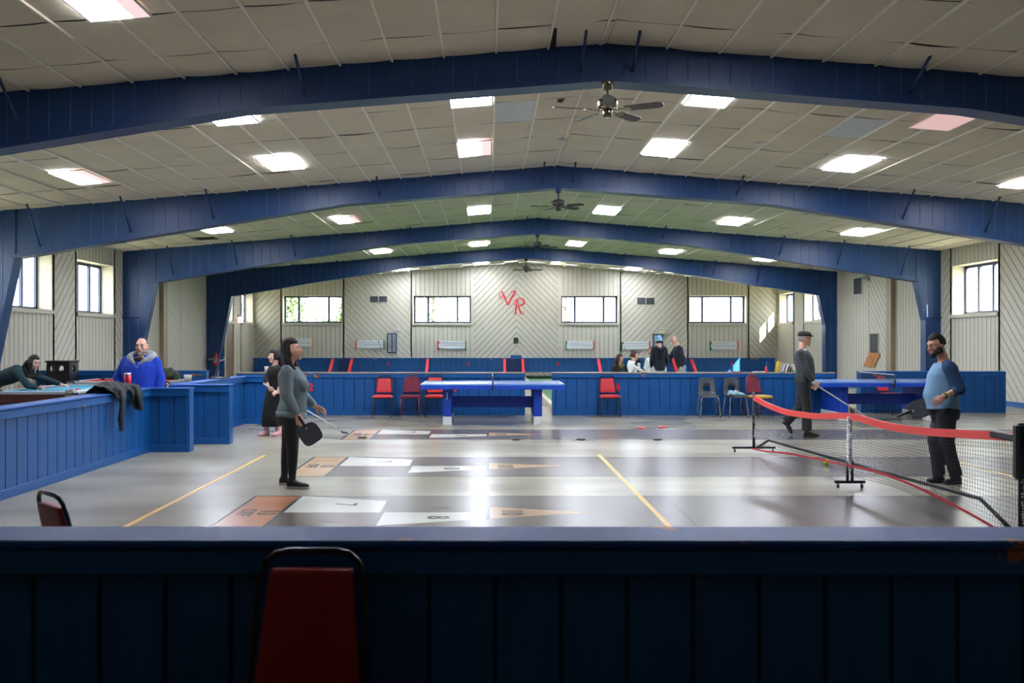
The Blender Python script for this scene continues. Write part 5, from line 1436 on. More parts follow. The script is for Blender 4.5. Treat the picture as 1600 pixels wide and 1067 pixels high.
        if not kw.get('sleeve_mat'):
            nk = J['neck'] - UP*.02
            for q in 'LR': g.capsule([J['sh'+q], J['sh'+q].lerp(nk, .75)], [sr[0]*.9, sr[0]*.75], 0, 12)
        g = baked(g, kw.get('voxel', .011), kw.get('smooth', 3)); put(g, kw.get('name', 'shirt'), m)
        for q, tg in arms.items():
            tg = baked(tg, .010, 2); put(tg, 'sleeve', kw['sleeve_mat'])
        if kw.get('cuff'):
            for q in 'LR':
                w2 = J['el'+q].lerp(J['wr'+q], kw.get('sleeve', {'L': .96, 'R': .96})[q]); w1 = J['el'+q].lerp(J['wr'+q], kw.get('sleeve', {'L': .96, 'R': .96})[q]-.16)
                c = MB(); c.tube([w1, w2], [sr[3]*1.02, sr[3]*.98], 0, 14); put(c, 'cuff', kw['cuff'])
        if kw.get('hem'):
            ss = torso_secs(J, dd, grow=kw.get('grow', .014)+.004); c0, A, B = ss[0]
            if kw.get('hemz') is not None:
                c0, A, B = [q for q in ss if q[0].z > kw['hemz'] + .05][0]
            if kw.get('hemz') is not None: c0 = Vector((c0.x, c0.y, kw['hemz'])) + J['F']*kw.get('hemf', 0); A = A*kw.get('hemk', 1); B = B*kw.get('hemk', 1)
            h = MB(); h.loft([(c0 - UP*.01, A*.97, B*.97), (c0 + UP*.02, A*1.02, B*1.02), (c0 + UP*.06, A*1.03, B*1.03)], 0, True, True, 20); put(h, 'hem_band', kw['hem'])
    if shoes:
        m, sole, kw = shoes
        for q in 'LR':
            an, to = J['an'+q], J['toe'+q]; d = (to-an); d.z = 0; 
            if kw.get('pitch', {}).get(q): d = to - an
            d = d.normalized(); lat = d.cross(UP).normalized(); n_ = lat.cross(d).normalized()
            g = MB(); L = (to-an).length if kw.get('pitch', {}).get(q) else Vector((to.x-an.x, to.y-an.y, 0)).length
            if kw.get('pitch', {}).get(q):
                g.capsule([an - d*.0, an + d*L*.55, to], [.042*s, .042*s, .030*s], 0, 12); g.capsule([an + n_*.02, an - n_*.03], [.04*s, .036*s], 0, 10)
                sm = baked(g, .01, 2); so_ = put(sm, 'shoe', m)
                continue
            z0 = to.z - .027; heel = Vector((an.x, an.y, 0)) - d*.055*s; toe = Vector((to.x, to.y, 0))
            tl = (toe-heel).length; zz = z0
            secs = []
            for f, w, h in ((0, .026, .055), (.06, .034, .075), (.25, .036, .085), (.42, .036, .07), (.62, .044, .052), (.82, .043, .042), (.95, .030, .034), (1.0, .014, .026)):
                c = heel + d*tl*f + UP*(zz + .016 + h/2); secs.append((c, lat*w*s*kw.get('w', 1), UP*h/2))
            g.loft(secs, 0, True, True, 16, power=2.6)
            g.capsule([an + UP*.03, Vector((an.x, an.y, zz+.05))], [.038*s*kw.get('ank', 1), .040*s*kw.get('ank', 1)], 0, 12)
            if kw.get('boot'): g.tube([an + UP*kw['boot'], an, Vector((an.x, an.y, zz+.05))], [.058*s, .054*s, .05*s], 0, 14)
            g2 = baked(g, .008, 2); so_ = put(g2, 'shoe', m)
            if sole:
                k = MB(); vs = []
                for f, w in ((0, .024), (.06, .035), (.25, .037), (.42, .036), (.62, .046), (.82, .045), (.95, .032), (1.0, .016)):
                    vs.append((heel + d*tl*(f*1.02-.01), w*s*kw.get('w', 1)))
                poly = [c + lat*w + UP*zz for c, w in vs] + [c - lat*w + UP*zz for c, w in reversed(vs)]
                k.prism(poly, (0, 0, .024)); k.xf(inv); k.build('sole', sole, so_)
    def hair(mb, m, vox=.009, name='hair', sm=2):
        put(baked(mb, vox, sm), name, m)
    def solid(mb, m, name): return put(mb, name, m)
    return root, hair, solid, hf
def cap_hair(mb, J, F, s, front=.35, low=-.25, k=1.10, U=UP, off=(0, -.008, .008), face_z=.45, r=.021, high=2):
    """hair shell over the skull leaving the face free"""
    tmp = MB()
    def keep(x, y, z): return not (y > front and z < face_z) and low < z < high
    P, R, F, U = head_local(J['head'], F, U)
    n, m = 22, 16
    for j in range(m):
        ph = -PI/2 + PI*(j+.5)/m
        for i in range(n):
            t = 2*PI*i/n; d = (math.cos(ph)*math.cos(t), math.cos(ph)*math.sin(t), math.sin(ph))
            if keep(*d):
                x, y, z = skull_pt(*d, k-.07); c = P((x+off[0])*s, (y+off[1])*s, (z+off[2])*s)
                mb.ball(c, r*s, 0, 6, 5)
def glasses(put, hf, s, m, sun=False):
    g = MB()
    for sx in (-1, 1):
        c = [hf((sx*.034 + .023*math.cos(a))*s, (.098-.004*abs(math.cos(a)))*s, (.012+.017*math.sin(a))*s) for a in [2*PI*k/14 for k in range(14)]]
        g.tube(c, .0022*s, 0, 5, closed=True)
        if sun: g.add(c, [tuple(range(14))], 0)
        g.tube([hf(sx*.057*s, .094*s, .016*s), hf(sx*.077*s, .05*s, .016*s), hf(sx*.079*s, -.005*s, .012*s)], .0022*s, 0, 5)
    g.tube([hf(-.012*s, .1*s, .014*s), hf(.012*s, .1*s, .014*s)], .0022*s, 0, 5)
    put(g, m, 'glasses')
X = V3(1, 0, 0)
# ---- woman in the grey sweatshirt with a paddle
d = 10.12; dn, df = d-.13, d+.17
m_sweat = M('grey green sweatshirt', (106, 122, 126), .9, var=.1, scale=5, bump=.35, bscale=18); m_cuffg = M('grey ribbed cuff', (120, 136, 140), .95, var=.08, scale=30); m_legg = M('black leggings', (15, 16, 21), .75, var=.15)
J = dict(head=at(456, 547.5, d), neck=at(449.5, 572, d), chest=at(456.5, 612, d), shR=at(448, 581, d-.17), shL=at(451, 581, d+.17), elR=at(448.5, 616, d-.235), wrR=at(465, 648.5, d-.22),
         elL=at(472, 616, d+.22), wrL=at(491.5, 634.5, d+.15), hipR=at(454.5, 655, d-.09), hipL=at(455, 655, d+.09), knR=at(457.5, 704, d-.09), knL=at(448, 703, d+.12), anR=at(456.5, 752, d-.09), anL=at(444, 750, d+.15),
         toeR=at(483, 762, d-.11), toeL=at(466, 757.5, d+.17))
for q in 'RL': J['an'+q].z = .085; J['toe'+q].z = .03
dimw = [(a, w*1.04, dd*1.22, f) for a, w, dd, f in DIM_F]; dimw[2] = (0, .17, .145, -.01); dimw[3] = (.15, .168, .15, .0)
def bust(g, J=J):
    for sy in (-.07, .07): g.ball(at(474, 602, d+sy), (.065, .075, .075), 0, 12, 10)
fF = V3(1, -.06, .16)
hw_ = dict(R=(at(469.5, 657, d-.23)-J['wrR'], V3(-.2, 1, .1), -1, 62, 3, 25), L=(V3(.85, .1, -.42), V3(-.35, -.8, -.5), 1, 16, 10, 40))
r, hair, solid, hf = person('woman in a grey sweatshirt and black leggings holding a dark paddle', J, X, fF, 1.0, m_skin, dimw, top=(m_sweat, dict(grow=.016, r=(.075, .064, .054, .042), add=[bust], cuff=m_cuffg, hem=m_cuffg, hemz=zw(652, d), hemf=-.005, name='sweatshirt', hemk=.97)),
       bottom=('trousers', m_legg, (.092, .062, .055, .040), dict(grow=.006, name='leggings')), shoes=(M('black slip on shoe', (22, 22, 24), .7), M('pale shoe sole', (150, 146, 138), .7), {}), hands=hw_, voxel=.008)
h = MB(); cap_hair(h, J, fF, 1.0, front=.04, low=-.6, k=1.11, face_z=.5)
for k in range(11):
    a = k/10; lx = -.085 + .17*a; back = -.085 + .05*abs(a-.5)*2
    h.capsule([hf(lx*.8, back, .03), hf(lx*1.05, back-.012, -.08), hf(lx*1.15, back+.0, -.17), hf(lx*1.1, back+.02+.01*math.sin(k*2), -.255-.02*math.sin(k*1.3))], [.034, .036, .032, .016], 0, 8)
for sx in (-1, 1): h.capsule([hf(sx*.072, -.03, .03), hf(sx*.084, -.03, -.07), hf(sx*.092, -.01, -.16), hf(sx*.09, .045, -.26)], [.026, .03, .03, .014], 0, 8)
hair(h, m_hairb, .010)
m_pad = M('dark grey paddle face', (58, 62, 70), .5, var=.06)
def paddle(label, hold, tip, N, w=.2, L=.27, hl=.11):
    """handle starts at hold and the blade ends at tip"""
    D = (tip-hold).normalized(); N = (N - D*N.dot(D)).normalized(); A = D.cross(N)
    B = Matrix(((A.x, D.x, N.x, hold.x), (A.y, D.y, N.y, hold.y), (A.z, D.z, N.z, hold.z), (0, 0, 0, 1)))
    t = thing('paddle', label, 'paddle', (0, 0, 0)); t.matrix_world = B
    b = MB(); n = 40; poly = []
    for i in range(n):
        a = 2*PI*i/n; ca, sa = math.cos(a), math.sin(a); pw = 2/3.6
        poly.append((w/2*math.copysign(abs(ca)**pw, ca)*(1-.12*(sa < 0)*abs(sa)), hl + L/2 + L/2*math.copysign(abs(sa)**pw, sa), -.006))
    b.prism(poly, (0, 0, .012)); b.build('blade', m_pad, t)
    e = MB(); e.tube([(p[0]*1.0, p[1], 0) for p in poly], .0075, 0, 6, closed=True); e.build('edge_guard', m_blk, t)
    g = MB(); g.capsule([(0, -.03, 0), (0, .06, 0), (0, hl+.01, 0)], [.017, .016, .018], 0, 10); g.build('handle', m_blk, t)
    k = MB()
    for zz in (-.0066, .0066):
        k.box(-.015, .015, hl+.03, hl+.036, zz-.0004, zz+.0004); k.box(-.012, .012, hl+.042, hl+.046, zz-.0004, zz+.0004)
    k.build('mark', m_plas, t)
paddle('dark grey paddle held low by the woman in the grey sweatshirt', at(470, 655.5, d-.245), at(492, 689, d-.26), V3(.1, -1, .1), w=.215, L=.215, hl=.075)

# ---- girl in black with a long cue
d = 15.6
m_blackc = M('black cotton', (15, 15, 17), .85, var=.15, bump=.2, bscale=14)
J = dict(head=at(428.5, 557, d), neck=at(430, 570.5, d), chest=at(429.5, 588, d), shR=at(424, 576, d+.1), shL=at(437, 577, d-.1), elR=at(415.5, 592, d-.04), wrR=at(419, 604, d-.16), elL=at(440, 595, d-.16), wrL=at(434, 612.5, d-.24),
         hipR=at(425, 612, d+.05), hipL=at(433, 612, d-.05), knR=at(420, 645, d+.05), knL=at(434, 645, d-.05), anR=at(416, 672, d+.03), anL=at(435, 672, d-.02), toeR=at(404, 680, d-.1), toeL=at(426, 680, d-.16))
for q in 'RL': J['an'+q].z = .085; J['toe'+q].z = .03
Fg = V3(-.75, -.6, 0)
r, hair, solid, hf = person('girl in a long black dress and pink boots holding a shuffleboard cue', J, Fg, V3(-.8, -.5, -.05), .9, m_skin3, [(a, w*.86, dd*.9, f) for a, w, dd, f in DIM_F],
    top=(m_blackc, dict(grow=.012, r=(.058, .052, .048, .046), sleeve={'L': .55, 'R': .55}, name='blouse', hi=.97)), bottom=('skirt', m_blackc, None, dict(hem=zw(666, d), w=.17)),
    shoes=(M('pink boot', (206, 160, 160), .8), M('pink boot sole', (180, 140, 138), .8), dict(boot=.10, w=1.5, ank=1.35)), hands=dict(R=(V3(.5, -.2, -.6), V3(.6, .6, -.2), 1, 60, 3, 30), L=(V3(-.8, -.1, -.3), V3(.1, .8, -.5), -1, 60, 3, 30)), voxel=.009)
h = MB(); cap_hair(h, J, V3(-.8, -.5, -.05), .9, front=.35, low=-.5, k=1.1, face_z=.6)
for k in range(7):
    lx = -.07 + .14*k/6; h.capsule([hf(lx*.8, -.08, 0), hf(lx, -.09, -.1), hf(lx*.9, -.085, -.17)], [.03, .03, .014], 0, 8)
hair(h, m_hairk, .011)
m_cue = M('pale cue shaft', (196, 190, 180), .35); m_cueh = M('cue head', (30, 30, 34), .5)
def cue(label, a, b, headw=.1):
    t = thing('shuffleboard_cue', label, 'cue', tuple(a)); D = (b-a); L = D.length; Dn = D.normalized()
    s = MB(); s.tube([(0, 0, 0), tuple(D*.97)], [.012, .0105], 0, 10); s.build('shaft', m_cue, t)
    g = MB(); g.tube([tuple(-Dn*.01), tuple(Dn*.2)], .0145, 0, 10); g.build('grip', M('cue grip', (170, 172, 176), .5), t)
    lat = Dn.cross(UP).normalized(); q = MB(); e = D*.965; fw = Vector((Dn.x, Dn.y, 0)).normalized()
    for sg in (-1, 1):
        q.tube([e, e + lat*sg*headw*.45 + fw*.03, e + lat*sg*headw*.55 + fw*.075 - UP*.006], [.012, .01, .011], 0, 8)
    q.tube([e - Dn*.04, e + Dn*.01], .014, 0, 8); q.build('fork', m_cueh, t)
cue('shuffleboard cue held by the girl in black, its fork near the black disc', at(412, 599.5, 15.42), V3(xw(541, 15.6), 15.6, .028), .13)

# ---- old man with flat cap and cue
d = 15.55
m_wool = M('charcoal sweater', (62, 66, 68), .95, var=.12, scale=8, bump=.3, bscale=40); m_trk = M('dark grey trousers', (30, 33, 37), .85, var=.12, bump=.25, bscale=9); m_shirtw = M('white shirt', (214, 214, 214), .8)
J = dict(head=at(1256.5, 530, d), neck=at(1252.5, 547, d), chest=at(1256, 571, d), shR=at(1250.5, 552, d-.19), shL=at(1255, 552, d+.19), elR=at(1259, 578, d-.25), wrR=at(1271.5, 597, d-.22), elL=at(1262, 577, d+.27), wrL=at(1268, 598, d+.25),
         hipR=at(1255, 597, d-.09), hipL=at(1256, 597, d+.09), knR=at(1261, 636, d-.09), knL=at(1250, 637, d+.1), anR=at(1260.5, 672, d-.09), anL=at(1228, 659, d+.1), toeR=at(1280, 681, d-.1), toeL=at(1237, 676, d+.1))
J['anR'].z = .09; J['toeR'].z = .03
dimo = [(a, w, dd*1.12, f) for a, w, dd, f in DIM_M]
fF = V3(1, -.05, -.02)
r, hair, solid, hf = person('old man in a flat cap and dark grey sweater walking with a cue', J, X, fF, 1.0, m_skin, dimo,
    top=(m_wool, dict(grow=.016, r=(.075, .064, .054, .042), hemz=zw(591, d), hemf=-.005, name='sweater', sleeve={'L': .9, 'R': .9})), bottom=('trousers', m_trk, (.102, .082, .078, .084), dict(grow=.012, end=.98)),
    shoes=(M('dark leather shoe', (40, 28, 30), .4), m_blk, dict(pitch={'L': True})), hands=dict(R=(V3(.75, -.1, -.5), V3(.1, 1, 0), -1, 62, 3, 25), L=(V3(.6, 0, -.8), V3(0, -1, 0), 1, 40, 4, 30)), voxel=.009)
h = MB(); cap_hair(h, J, fF, 1.0, front=-.15, low=-.4, k=1.06, face_z=.9, r=.014); hair(h, m_hairg, .008)
c = MB(); m_capc = M('dark tweed cap', (46, 42, 42), .95, var=.3, scale=60)
c.loft([(hf(0, .0, .052), R_ if False else V3(0, 1, 0)*.088, V3(1, 0, 0)*.108), (hf(0, .004, .085), V3(0, .094, 0), V3(.116, 0, 0)), (hf(0, .0, .118), V3(0, .078, 0), V3(.095, 0, 0)), (hf(0, -.01, .135), V3(0, .04, 0), V3(.05, 0, 0))], 0, True, True, 22)
c.loft([(hf(0, .05, .055), V3(0, .075, 0), V3(.03, 0, .006)), (hf(0, .10, .058), V3(0, .07, 0), V3(.035, 0, .008)), (hf(0, .145, .05), V3(0, .04, 0), V3(.012, 0, .008))], 0, True, True, 16)
c2 = baked(c, .009, 2); solid(c2, m_capc, 'flat_cap')
glasses(solid, hf, 1.0, m_blk, True)
g = MB(); nk = J['neck']; g.lathe(nk - UP*.035 + V3(.005, 0, 0), [(.085, 0), (.075, .03), (.066, .055)], 0, 18); g.xf(Matrix.Translation(-r.location)); g.build('collar', m_shirtw, r)
for q in 'RL':
    w2 = J['el'+q].lerp(J['wr'+q], .86); g = MB(); g.tube([w2, J['wr'+q].lerp(w2, .1)], [.036, .04], 0, 12); g.xf(Matrix.Translation(-r.location)); g.build('shirt_cuff', m_shirtw, r)
g = MB(); P, R1, F1, U1 = head_local(J['head'], fF, UP); g.ball(P(0, .085, -.09), (.02, .03, .02), 0, 10, 8); g.ball(P(0, .1, -.04), (.022, .01, .01), 0, 10, 8); solid(g, m_hairg, 'beard')
cue('shuffleboard cue held by the old man in the flat cap', at(1270, 598, d-.27), V3(xw(1386, 16.3), 16.3, .028), .1)

# ---- man in the raglan shirt
d = 10.45
m_rag = M('heather blue jersey', (112, 150, 180), .9, var=.06, scale=40, bump=.3, bscale=12); m_ragd = M('navy jersey sleeve', (34, 62, 98), .9, var=.06, scale=40, bump=.3, bscale=12); m_jean = M('dark navy trousers', (20, 24, 34), .8, var=.12, bump=.25, bscale=9)
J = dict(head=at(1463.5, 538.5, d), neck=at(1476, 563.5, d), chest=at(1476, 603, d), shL=at(1484, 575, d-.19), shR=at(1470, 575, d+.2), elL=at(1499, 608, d-.24), wrL=at(1474.5, 619.5, d-.26), elR=at(1474, 610, d+.26), wrR=at(1451.5, 616, d+.1),
         hipL=at(1478, 646, d-.1), hipR=at(1475, 646, d+.1), knL=at(1480, 691, d-.12), knR=at(1460, 687, d+.0), anL=at(1494, 743, d-.1), anR=at(1467, 745, d-.02), toeL=at(1477, 753, d-.16), toeR=at(1449, 756, d-.05))
for q in 'RL': J['an'+q].z = .09; J['toe'+q].z = .03
dimr = [(a, w*1.02, dd*1.22, f*1.6) for a, w, dd, f in DIM_M]; dimr[4] = (.35, .165, .17, .04); dimr[3] = (.15, .165, .165, .03)
fF = V3(-.96, -.18, -.32)
hd = dict(L=(V3(-.75, -.05, -.6), V3(.3, .85, -.25), -1, 34, 6, 25), R=(V3(-.7, -.2, -.6), V3(-.2, -.3, -.9), 1, 45, 4, 40))
r, hair, solid, hf = person('bearded man in a blue raglan shirt holding a paddle behind the net', J, -X, fF, 1.03, m_skin2, dimr,
    top=(m_rag, dict(grow=.018, r=(.08, .068, .056, .052), sleeve={'L': .42, 'R': .42}, sleeve_mat=m_ragd, hemz=zw(640, d), hemf=-.0, hemk=1.04, name='raglan_shirt', hi=.97)),
    bottom=('trousers', m_jean, (.104, .078, .068, .07), dict(grow=.012)), shoes=(M('black trainer', (18, 18, 21), .6), m_blk, {}), hands=hd, voxel=.008, head_k=1.0)
h = MB(); cap_hair(h, J, fF, 1.03, front=.16, low=-.22, k=1.065, face_z=.6, r=.015, off=(0, -.004, .004)); hair(h, m_hairk, .008)
P, R1, F1, U1 = head_local(J['head'], fF, UP); g = MB(); s_ = 1.03
for k in range(15):
    a = -1 + 2*k/14; x = .066*math.sin(a*1.5); y = .078*math.cos(a*1.35)
    g.ball(P(x*s_, (y-.005)*s_, (-.085+.012*abs(a)*2)*s_), .026, 0, 8, 6); g.ball(P(x*1.04*s_, (y-.012)*s_, (-.055+.03*abs(a))*s_), .017, 0, 8, 6)
g.ball(P(0, .085, -.108), (.04, .03, .026), 0, 10, 8); g.ball(P(0, .098, -.044), (.026, .009, .007), 0, 8, 6)
hair(g, m_hairk, .009, 'beard'); glasses(solid, hf, 1.03, M('thin glasses', (60, 56, 56), .3))
g = MB()
w1 = J['elL'].lerp(J['wrL'], .8)
w2 = J['elL'].lerp(J['wrL'], .86); g.tube([w1, w2], .036, 0, 12); g.xf(Matrix.Translation(-r.location)); g.build('wristband', M('green wristband', (146, 176, 40), .6), r)
g = MB(); g.tube([J['elL'].lerp(J['wrL'], .88), J['elL'].lerp(J['wrL'], .93)], .035, 0, 12); g.xf(Matrix.Translation(-r.location)); g.build('wristband', m_blk, r)
g = MB(); g.tube([J['elR'].lerp(J['wrR'], .84), J['elR'].lerp(J['wrR'], .93)], .034, 0, 12); g.xf(Matrix.Translation(-r.location)); g.build('watch', m_steel, r)
paddle('dark grey paddle held by its blade by the man in the raglan shirt', at(1407, 648.5, d+.02), at(1459, 631, d+.0), V3(.05, -.9, .45), w=.20, L=.27, hl=.11)

# ---- man in the blue hoodie
d = 13.75
m_hood = M('royal blue fleece', (24, 62, 178), .95, var=.08, scale=6, bump=.3, bscale=12); m_hoodg = M('heather grey hood', (138, 142, 144), .95, var=.12, scale=40); m_tee = M('black undershirt', (18, 18, 20), .9)
J = dict(head=at(221.5, 541.5, d), neck=at(221.5, 557, d), chest=at(219, 585, d), shR=at(199, 564, d), shL=at(242, 565, d), elR=at(185, 590, d+.04), wrR=at(192, 616, d-.06), elL=at(250, 591, d+.04), wrL=at(248, 619, d-.06),
         hipR=at(208, 622, d), hipL=at(229, 622, d), knR=at(207, 661, d-.03), knL=at(230, 661, d-.03), anR=at(205, 695, d+.02), anL=at(232, 695, d+.02), toeR=at(203, 700, d-.2), toeL=at(235, 700, d-.2))
for q in 'RL': J['an'+q].z = .09; J['toe'+q].z = .03
dimh = [(a, w*1.42, dd*1.5, f) for a, w, dd, f in DIM_M]; dimh[-1] = (1.0, .09, .08, 0); dimh[-2] = (.95, .16, .11, 0); dimh[-3] = (.86, .225, .15, 0)
r, hair, solid, hf = person('man with glasses in a royal blue hoodie standing by the pool tables', J, V3(0.06, -1, 0), V3(.02, -1, -.02), 1.07, m_skin, dimh,
    top=(m_hood, dict(grow=.016, r=(.088, .082, .068, .055), name='hoodie', hi=.95)), bottom=('trousers', m_jean, (.115, .09, .08, .08), dict(grow=.01)), shoes=(m_blk, m_blk, {}),
    hands=dict(R=(V3(.1, -.2, -1), V3(1, 0, 0), -1, 30, 4, 30), L=(V3(-.1, -.2, -1), V3(-1, 0, 0), 1, 30, 4, 30)), voxel=.009, head_k=1.02)
P, R1, F1, U1 = head_local(J['head'], V3(.02, -1, -.02), UP); k_ = 1.09
h = MB()
for i in range(16):
    a = 2*PI*i/16
    if math.sin(a) < .55:
        for z in (.02, .05, .075): h.ball(P(.067*math.cos(a)*k_*(1-.2*(z > .06)), .085*math.sin(a)*k_*(1-.18*(z > .06))-.006, z), .0125, 0, 6, 5)
for i in range(10):
    a = 2*PI*i/10; h.ball(P(.038*math.cos(a), .04*math.sin(a)-.02, .112*k_), .013, 0, 6, 5)
hair(h, M('cropped brown grey hair', (92, 76, 66), .8), .009); glasses(solid, hf, 1.08, M('thin glasses', (60, 56, 56), .3))
g = MB()
for k in range(13):
    a = -1 + 2*k/12; x = .064*math.sin(a*1.5); y = .082*math.cos(a*1.3)
    g.ball(P(x*k_, (y-.006)*k_, (-.088+.02*abs(a))*k_), .022, 0, 8, 6)
g.ball(P(0, .092*k_, -.105*k_), (.036, .024, .022), 0, 10, 8); g.ball(P(0, .106*k_, -.042*k_), (.028, .008, .008), 0, 8, 6)
hair(g, M('grey stubble beard', (128, 118, 112), .8), .009, 'beard')
inv = Matrix.Translation(-r.location)
g = MB(); nk = at(221.5, 556.5, d)
ring = []
for i in range(17):
    a = math.radians(-70 + 320*i/16 + 0); ring.append(nk + V3(.165*math.cos(a), .0 + .12*math.sin(a), .035*math.sin(a) - .02 - (.07 if math.sin(a) < -.5 else 0)))
g.tube(ring, [.045+.035*math.sin(PI*i/16) for i in range(17)], 0, 10)
g.capsule([nk + V3(-.15, -.04, -.0), nk + V3(-.085, -.15, -.07), nk + V3(-.01, -.185, -.14)], [.04, .035, .014], 0, 8); g.capsule([nk + V3(.15, -.04, .0), nk + V3(.085, -.15, -.07), nk + V3(.0, -.185, -.14)], [.04, .035, .014], 0, 8)
g2 = baked(g, .012, 3); g2.xf(inv); g2.build('hood', m_hoodg, r)
g = MB(); g.ball(nk + V3(0, -.10, -.055), (.085, .07, .05), 0, 14, 10); g.xf(inv); g.build('undershirt', m_tee, r)
g = MB()
for q in range(2): g.box(nk.x-.03+q*.035, nk.x-.018+q*.035, nk.y-.205, nk.y-.195, nk.z-.17, nk.z-.135)
g.box(nk.x-.02, nk.x+.02, nk.y-.206, nk.y-.197, nk.z-.175, nk.z-.165); g.xf(inv); g.build('chest_mark', m_plas, r)

# ---- woman leaning over the pool table
d = 15.75
m_dgreen = M('dark teal jumper', (22, 50, 58), .95, var=.1, bump=.3, bscale=12)
J = dict(head=at(53, 567, d), neck=at(35, 577, d), chest=at(12, 587, d), shR=at(28, 583, d-.17), shL=at(40, 583, d+.17), elR=at(44, 602.5, d-.26), wrR=at(58.5, 606, d-.16), elL=at(74, 594, d+.2), wrL=at(96, 600.5, d+.12),
         hipR=at(-32, 603, d-.1), hipL=at(-32, 603, d+.1), knR=at(-30, 643, d-.1), knL=at(-34, 643, d+.12), anR=at(-36, 676, d-.1), anL=at(-44, 676, d+.14), toeR=at(-18, 679, d-.1), toeL=at(-26, 679, d+.14))
for q in 'RL': J['an'+q].z = .09; J['toe'+q].z = .03
fF = V3(.93, -.3, -.2)
r, hair, solid, hf = person('woman in a dark teal jumper leaning over the teal pool table', J, V3(.5, 0, -.85), fF, .97, m_skin3, [(a, w*1.05, dd*1.1, f) for a, w, dd, f in DIM_F],
    top=(m_dgreen, dict(grow=.016, r=(.07, .06, .05, .04), name='jumper', hi=1.0, add=[lambda g, J=J: (g.capsule([J['neck'] - V3(.05, 0, .02), J['neck'].lerp(J['chest'], .4), J['chest']], [.085, .12, .13], 0, 14), g.capsule([J['shL'], J['neck'] - V3(.02, 0, .03), J['shR']], [.075, .08, .075], 0, 12))])), bottom=('trousers', m_legg, (.095, .07, .06, .05), dict(grow=.006)), shoes=(m_blk, m_blk, {}),
    hands=dict(R=(V3(1, -.1, -.1), V3(.1, .7, .5), 1, 60, 3, 25), L=(V3(1, -.25, -.12), V3(0, 0, -1), -1, 14, 12, 40)), voxel=.009, headU=V3(.25, 0, 1))
P, R1, F1, U1 = head_local(J['head'], fF, V3(.25, 0, 1))
h = MB(); cap_hair(h, J, fF, .97, front=.4, low=-.6, k=1.13, U=V3(.25, 0, 1), face_z=.5)
for k in range(10):
    a = k/9; lx = -.085 + .17*a; p0 = P(lx, -.06, .0); h.capsule([p0, p0 + V3(-.05, 0, -.07), p0 + V3(-.03, -.01, -.17), p0 + V3(.0, -.01, -.25)], [.04, .042, .036, .018], 0, 8)
for sx in (-1, 1): p0 = P(sx*.08, .01, .0); h.capsule([p0, p0 + V3(-.02, 0, -.08), p0 + V3(-.0, -.0, -.19)], [.036, .036, .018], 0, 8)
hair(h, m_hairb, .011); glasses(solid, hf, .97, m_blk)
t = thing('pool_cue', 'wooden pool cue in the hand of the woman leaning over the table', 'cue', (0, 0, 0)); a = MB()
a.tube([at(50, 607, d-.16), at(104, 601.5, d+.1)], [.013, .006], 0, 8); a.build('shaft', M('maple cue', (160, 130, 96), .4), t)

# ---- the group in the lanes
d = 25.5
m_navy = M('dark navy jacket', (20, 26, 38), .9, var=.12, bump=.3, bscale=10); m_ltgrey = M('light grey joggers', (176, 184, 182), .9, var=.06); m_denim = M('light blue jeans', (120, 160, 190), .85, var=.14)
def std(px, d, hs, F, lean=0.0, headx=0.0, hipw=.09, shw=.19):
    """standing joints facing F at pixel column px with the crown at height hs"""
    F = F.normalized(); L = UP.cross(F).normalized()            # left of the figure
    b = V3(xw(px, d), d, 0); k = hs/1.75; p = lambda f, l, z: b + F*f*k + L*l*k + UP*z*k
    J = dict(head=p(.03+lean+headx, 0, 1.635), neck=p(lean-.01, 0, 1.47), chest=p(lean*.5+.01, 0, 1.2), shL=p(lean-.0, shw, 1.405), shR=p(lean-.0, -shw, 1.405), elL=p(lean-.02, shw+.07, 1.12), elR=p(lean-.02, -shw-.07, 1.12),
             wrL=p(lean+.08, shw+.05, .88), wrR=p(lean+.08, -shw-.05, .88), hipL=p(0, hipw, .9), hipR=p(0, -hipw, .9), knL=p(.02, hipw+.02, .5), knR=p(.02, -hipw-.02, .5), anL=p(-.02, hipw+.04, .09), anR=p(-.02, -hipw-.04, .09), toeL=p(.15, hipw+.07, .03), toeR=p(.15, -hipw-.07, .03))
    return J, p
BACK = V3(0, 1, 0)
d = 24.0
J, p = std(1030, d, zw(525, d), BACK, shw=.145)
J['wrL'] = p(.12, .17, .93); J['wrR'] = p(.12, -.17, .93); J['elL'] = p(-.02, .19, 1.13); J['elR'] = p(-.02, -.19, 1.13)
r, hair, solid, hf = person('man seen from behind in a dark jacket and patterned blue beanie', J, BACK, V3(0, 1, -.05), 1.02, m_skin, [(a, w*.96, dd*1.2, f) for a, w, dd, f in DIM_M],
    top=(m_navy, dict(grow=.018, r=(.072, .07, .062, .05), name='jacket', add=[lambda g, J=J: g.capsule([J['neck'] + V3(-.09, -.08, -.02), J['neck'] + V3(0, -.12, -.08), J['neck'] + V3(.09, -.08, -.02)], [.05, .06, .05], 0, 10)])),
    bottom=('trousers', m_ltgrey, (.105, .085, .08, .07), dict(grow=.012)), shoes=(m_blk, m_blk, {}), hands=dict(L=(V3(0, .6, -.8), V3(1, 0, 0), -1, 30, 4, 30), R=(V3(0, .6, -.8), V3(-1, 0, 0), 1, 30, 4, 30)), voxel=.012)
h = MB(); cap_hair(h, J, V3(0, 1, 0), 1.0, front=.2, low=-.8, k=1.06, face_z=.9, high=-.2); hair(h, m_hairk, .012)
g = MB(); add_skull(g, J['head'], V3(0, 1, 0), UP, 1.0, 1.12, keep=lambda x, y, z: z > -.3, off=(0, -.004, .006)); o = solid(g, M('blue patterned knit', (110, 158, 190), .95, var=.5, scale=22), 'beanie')
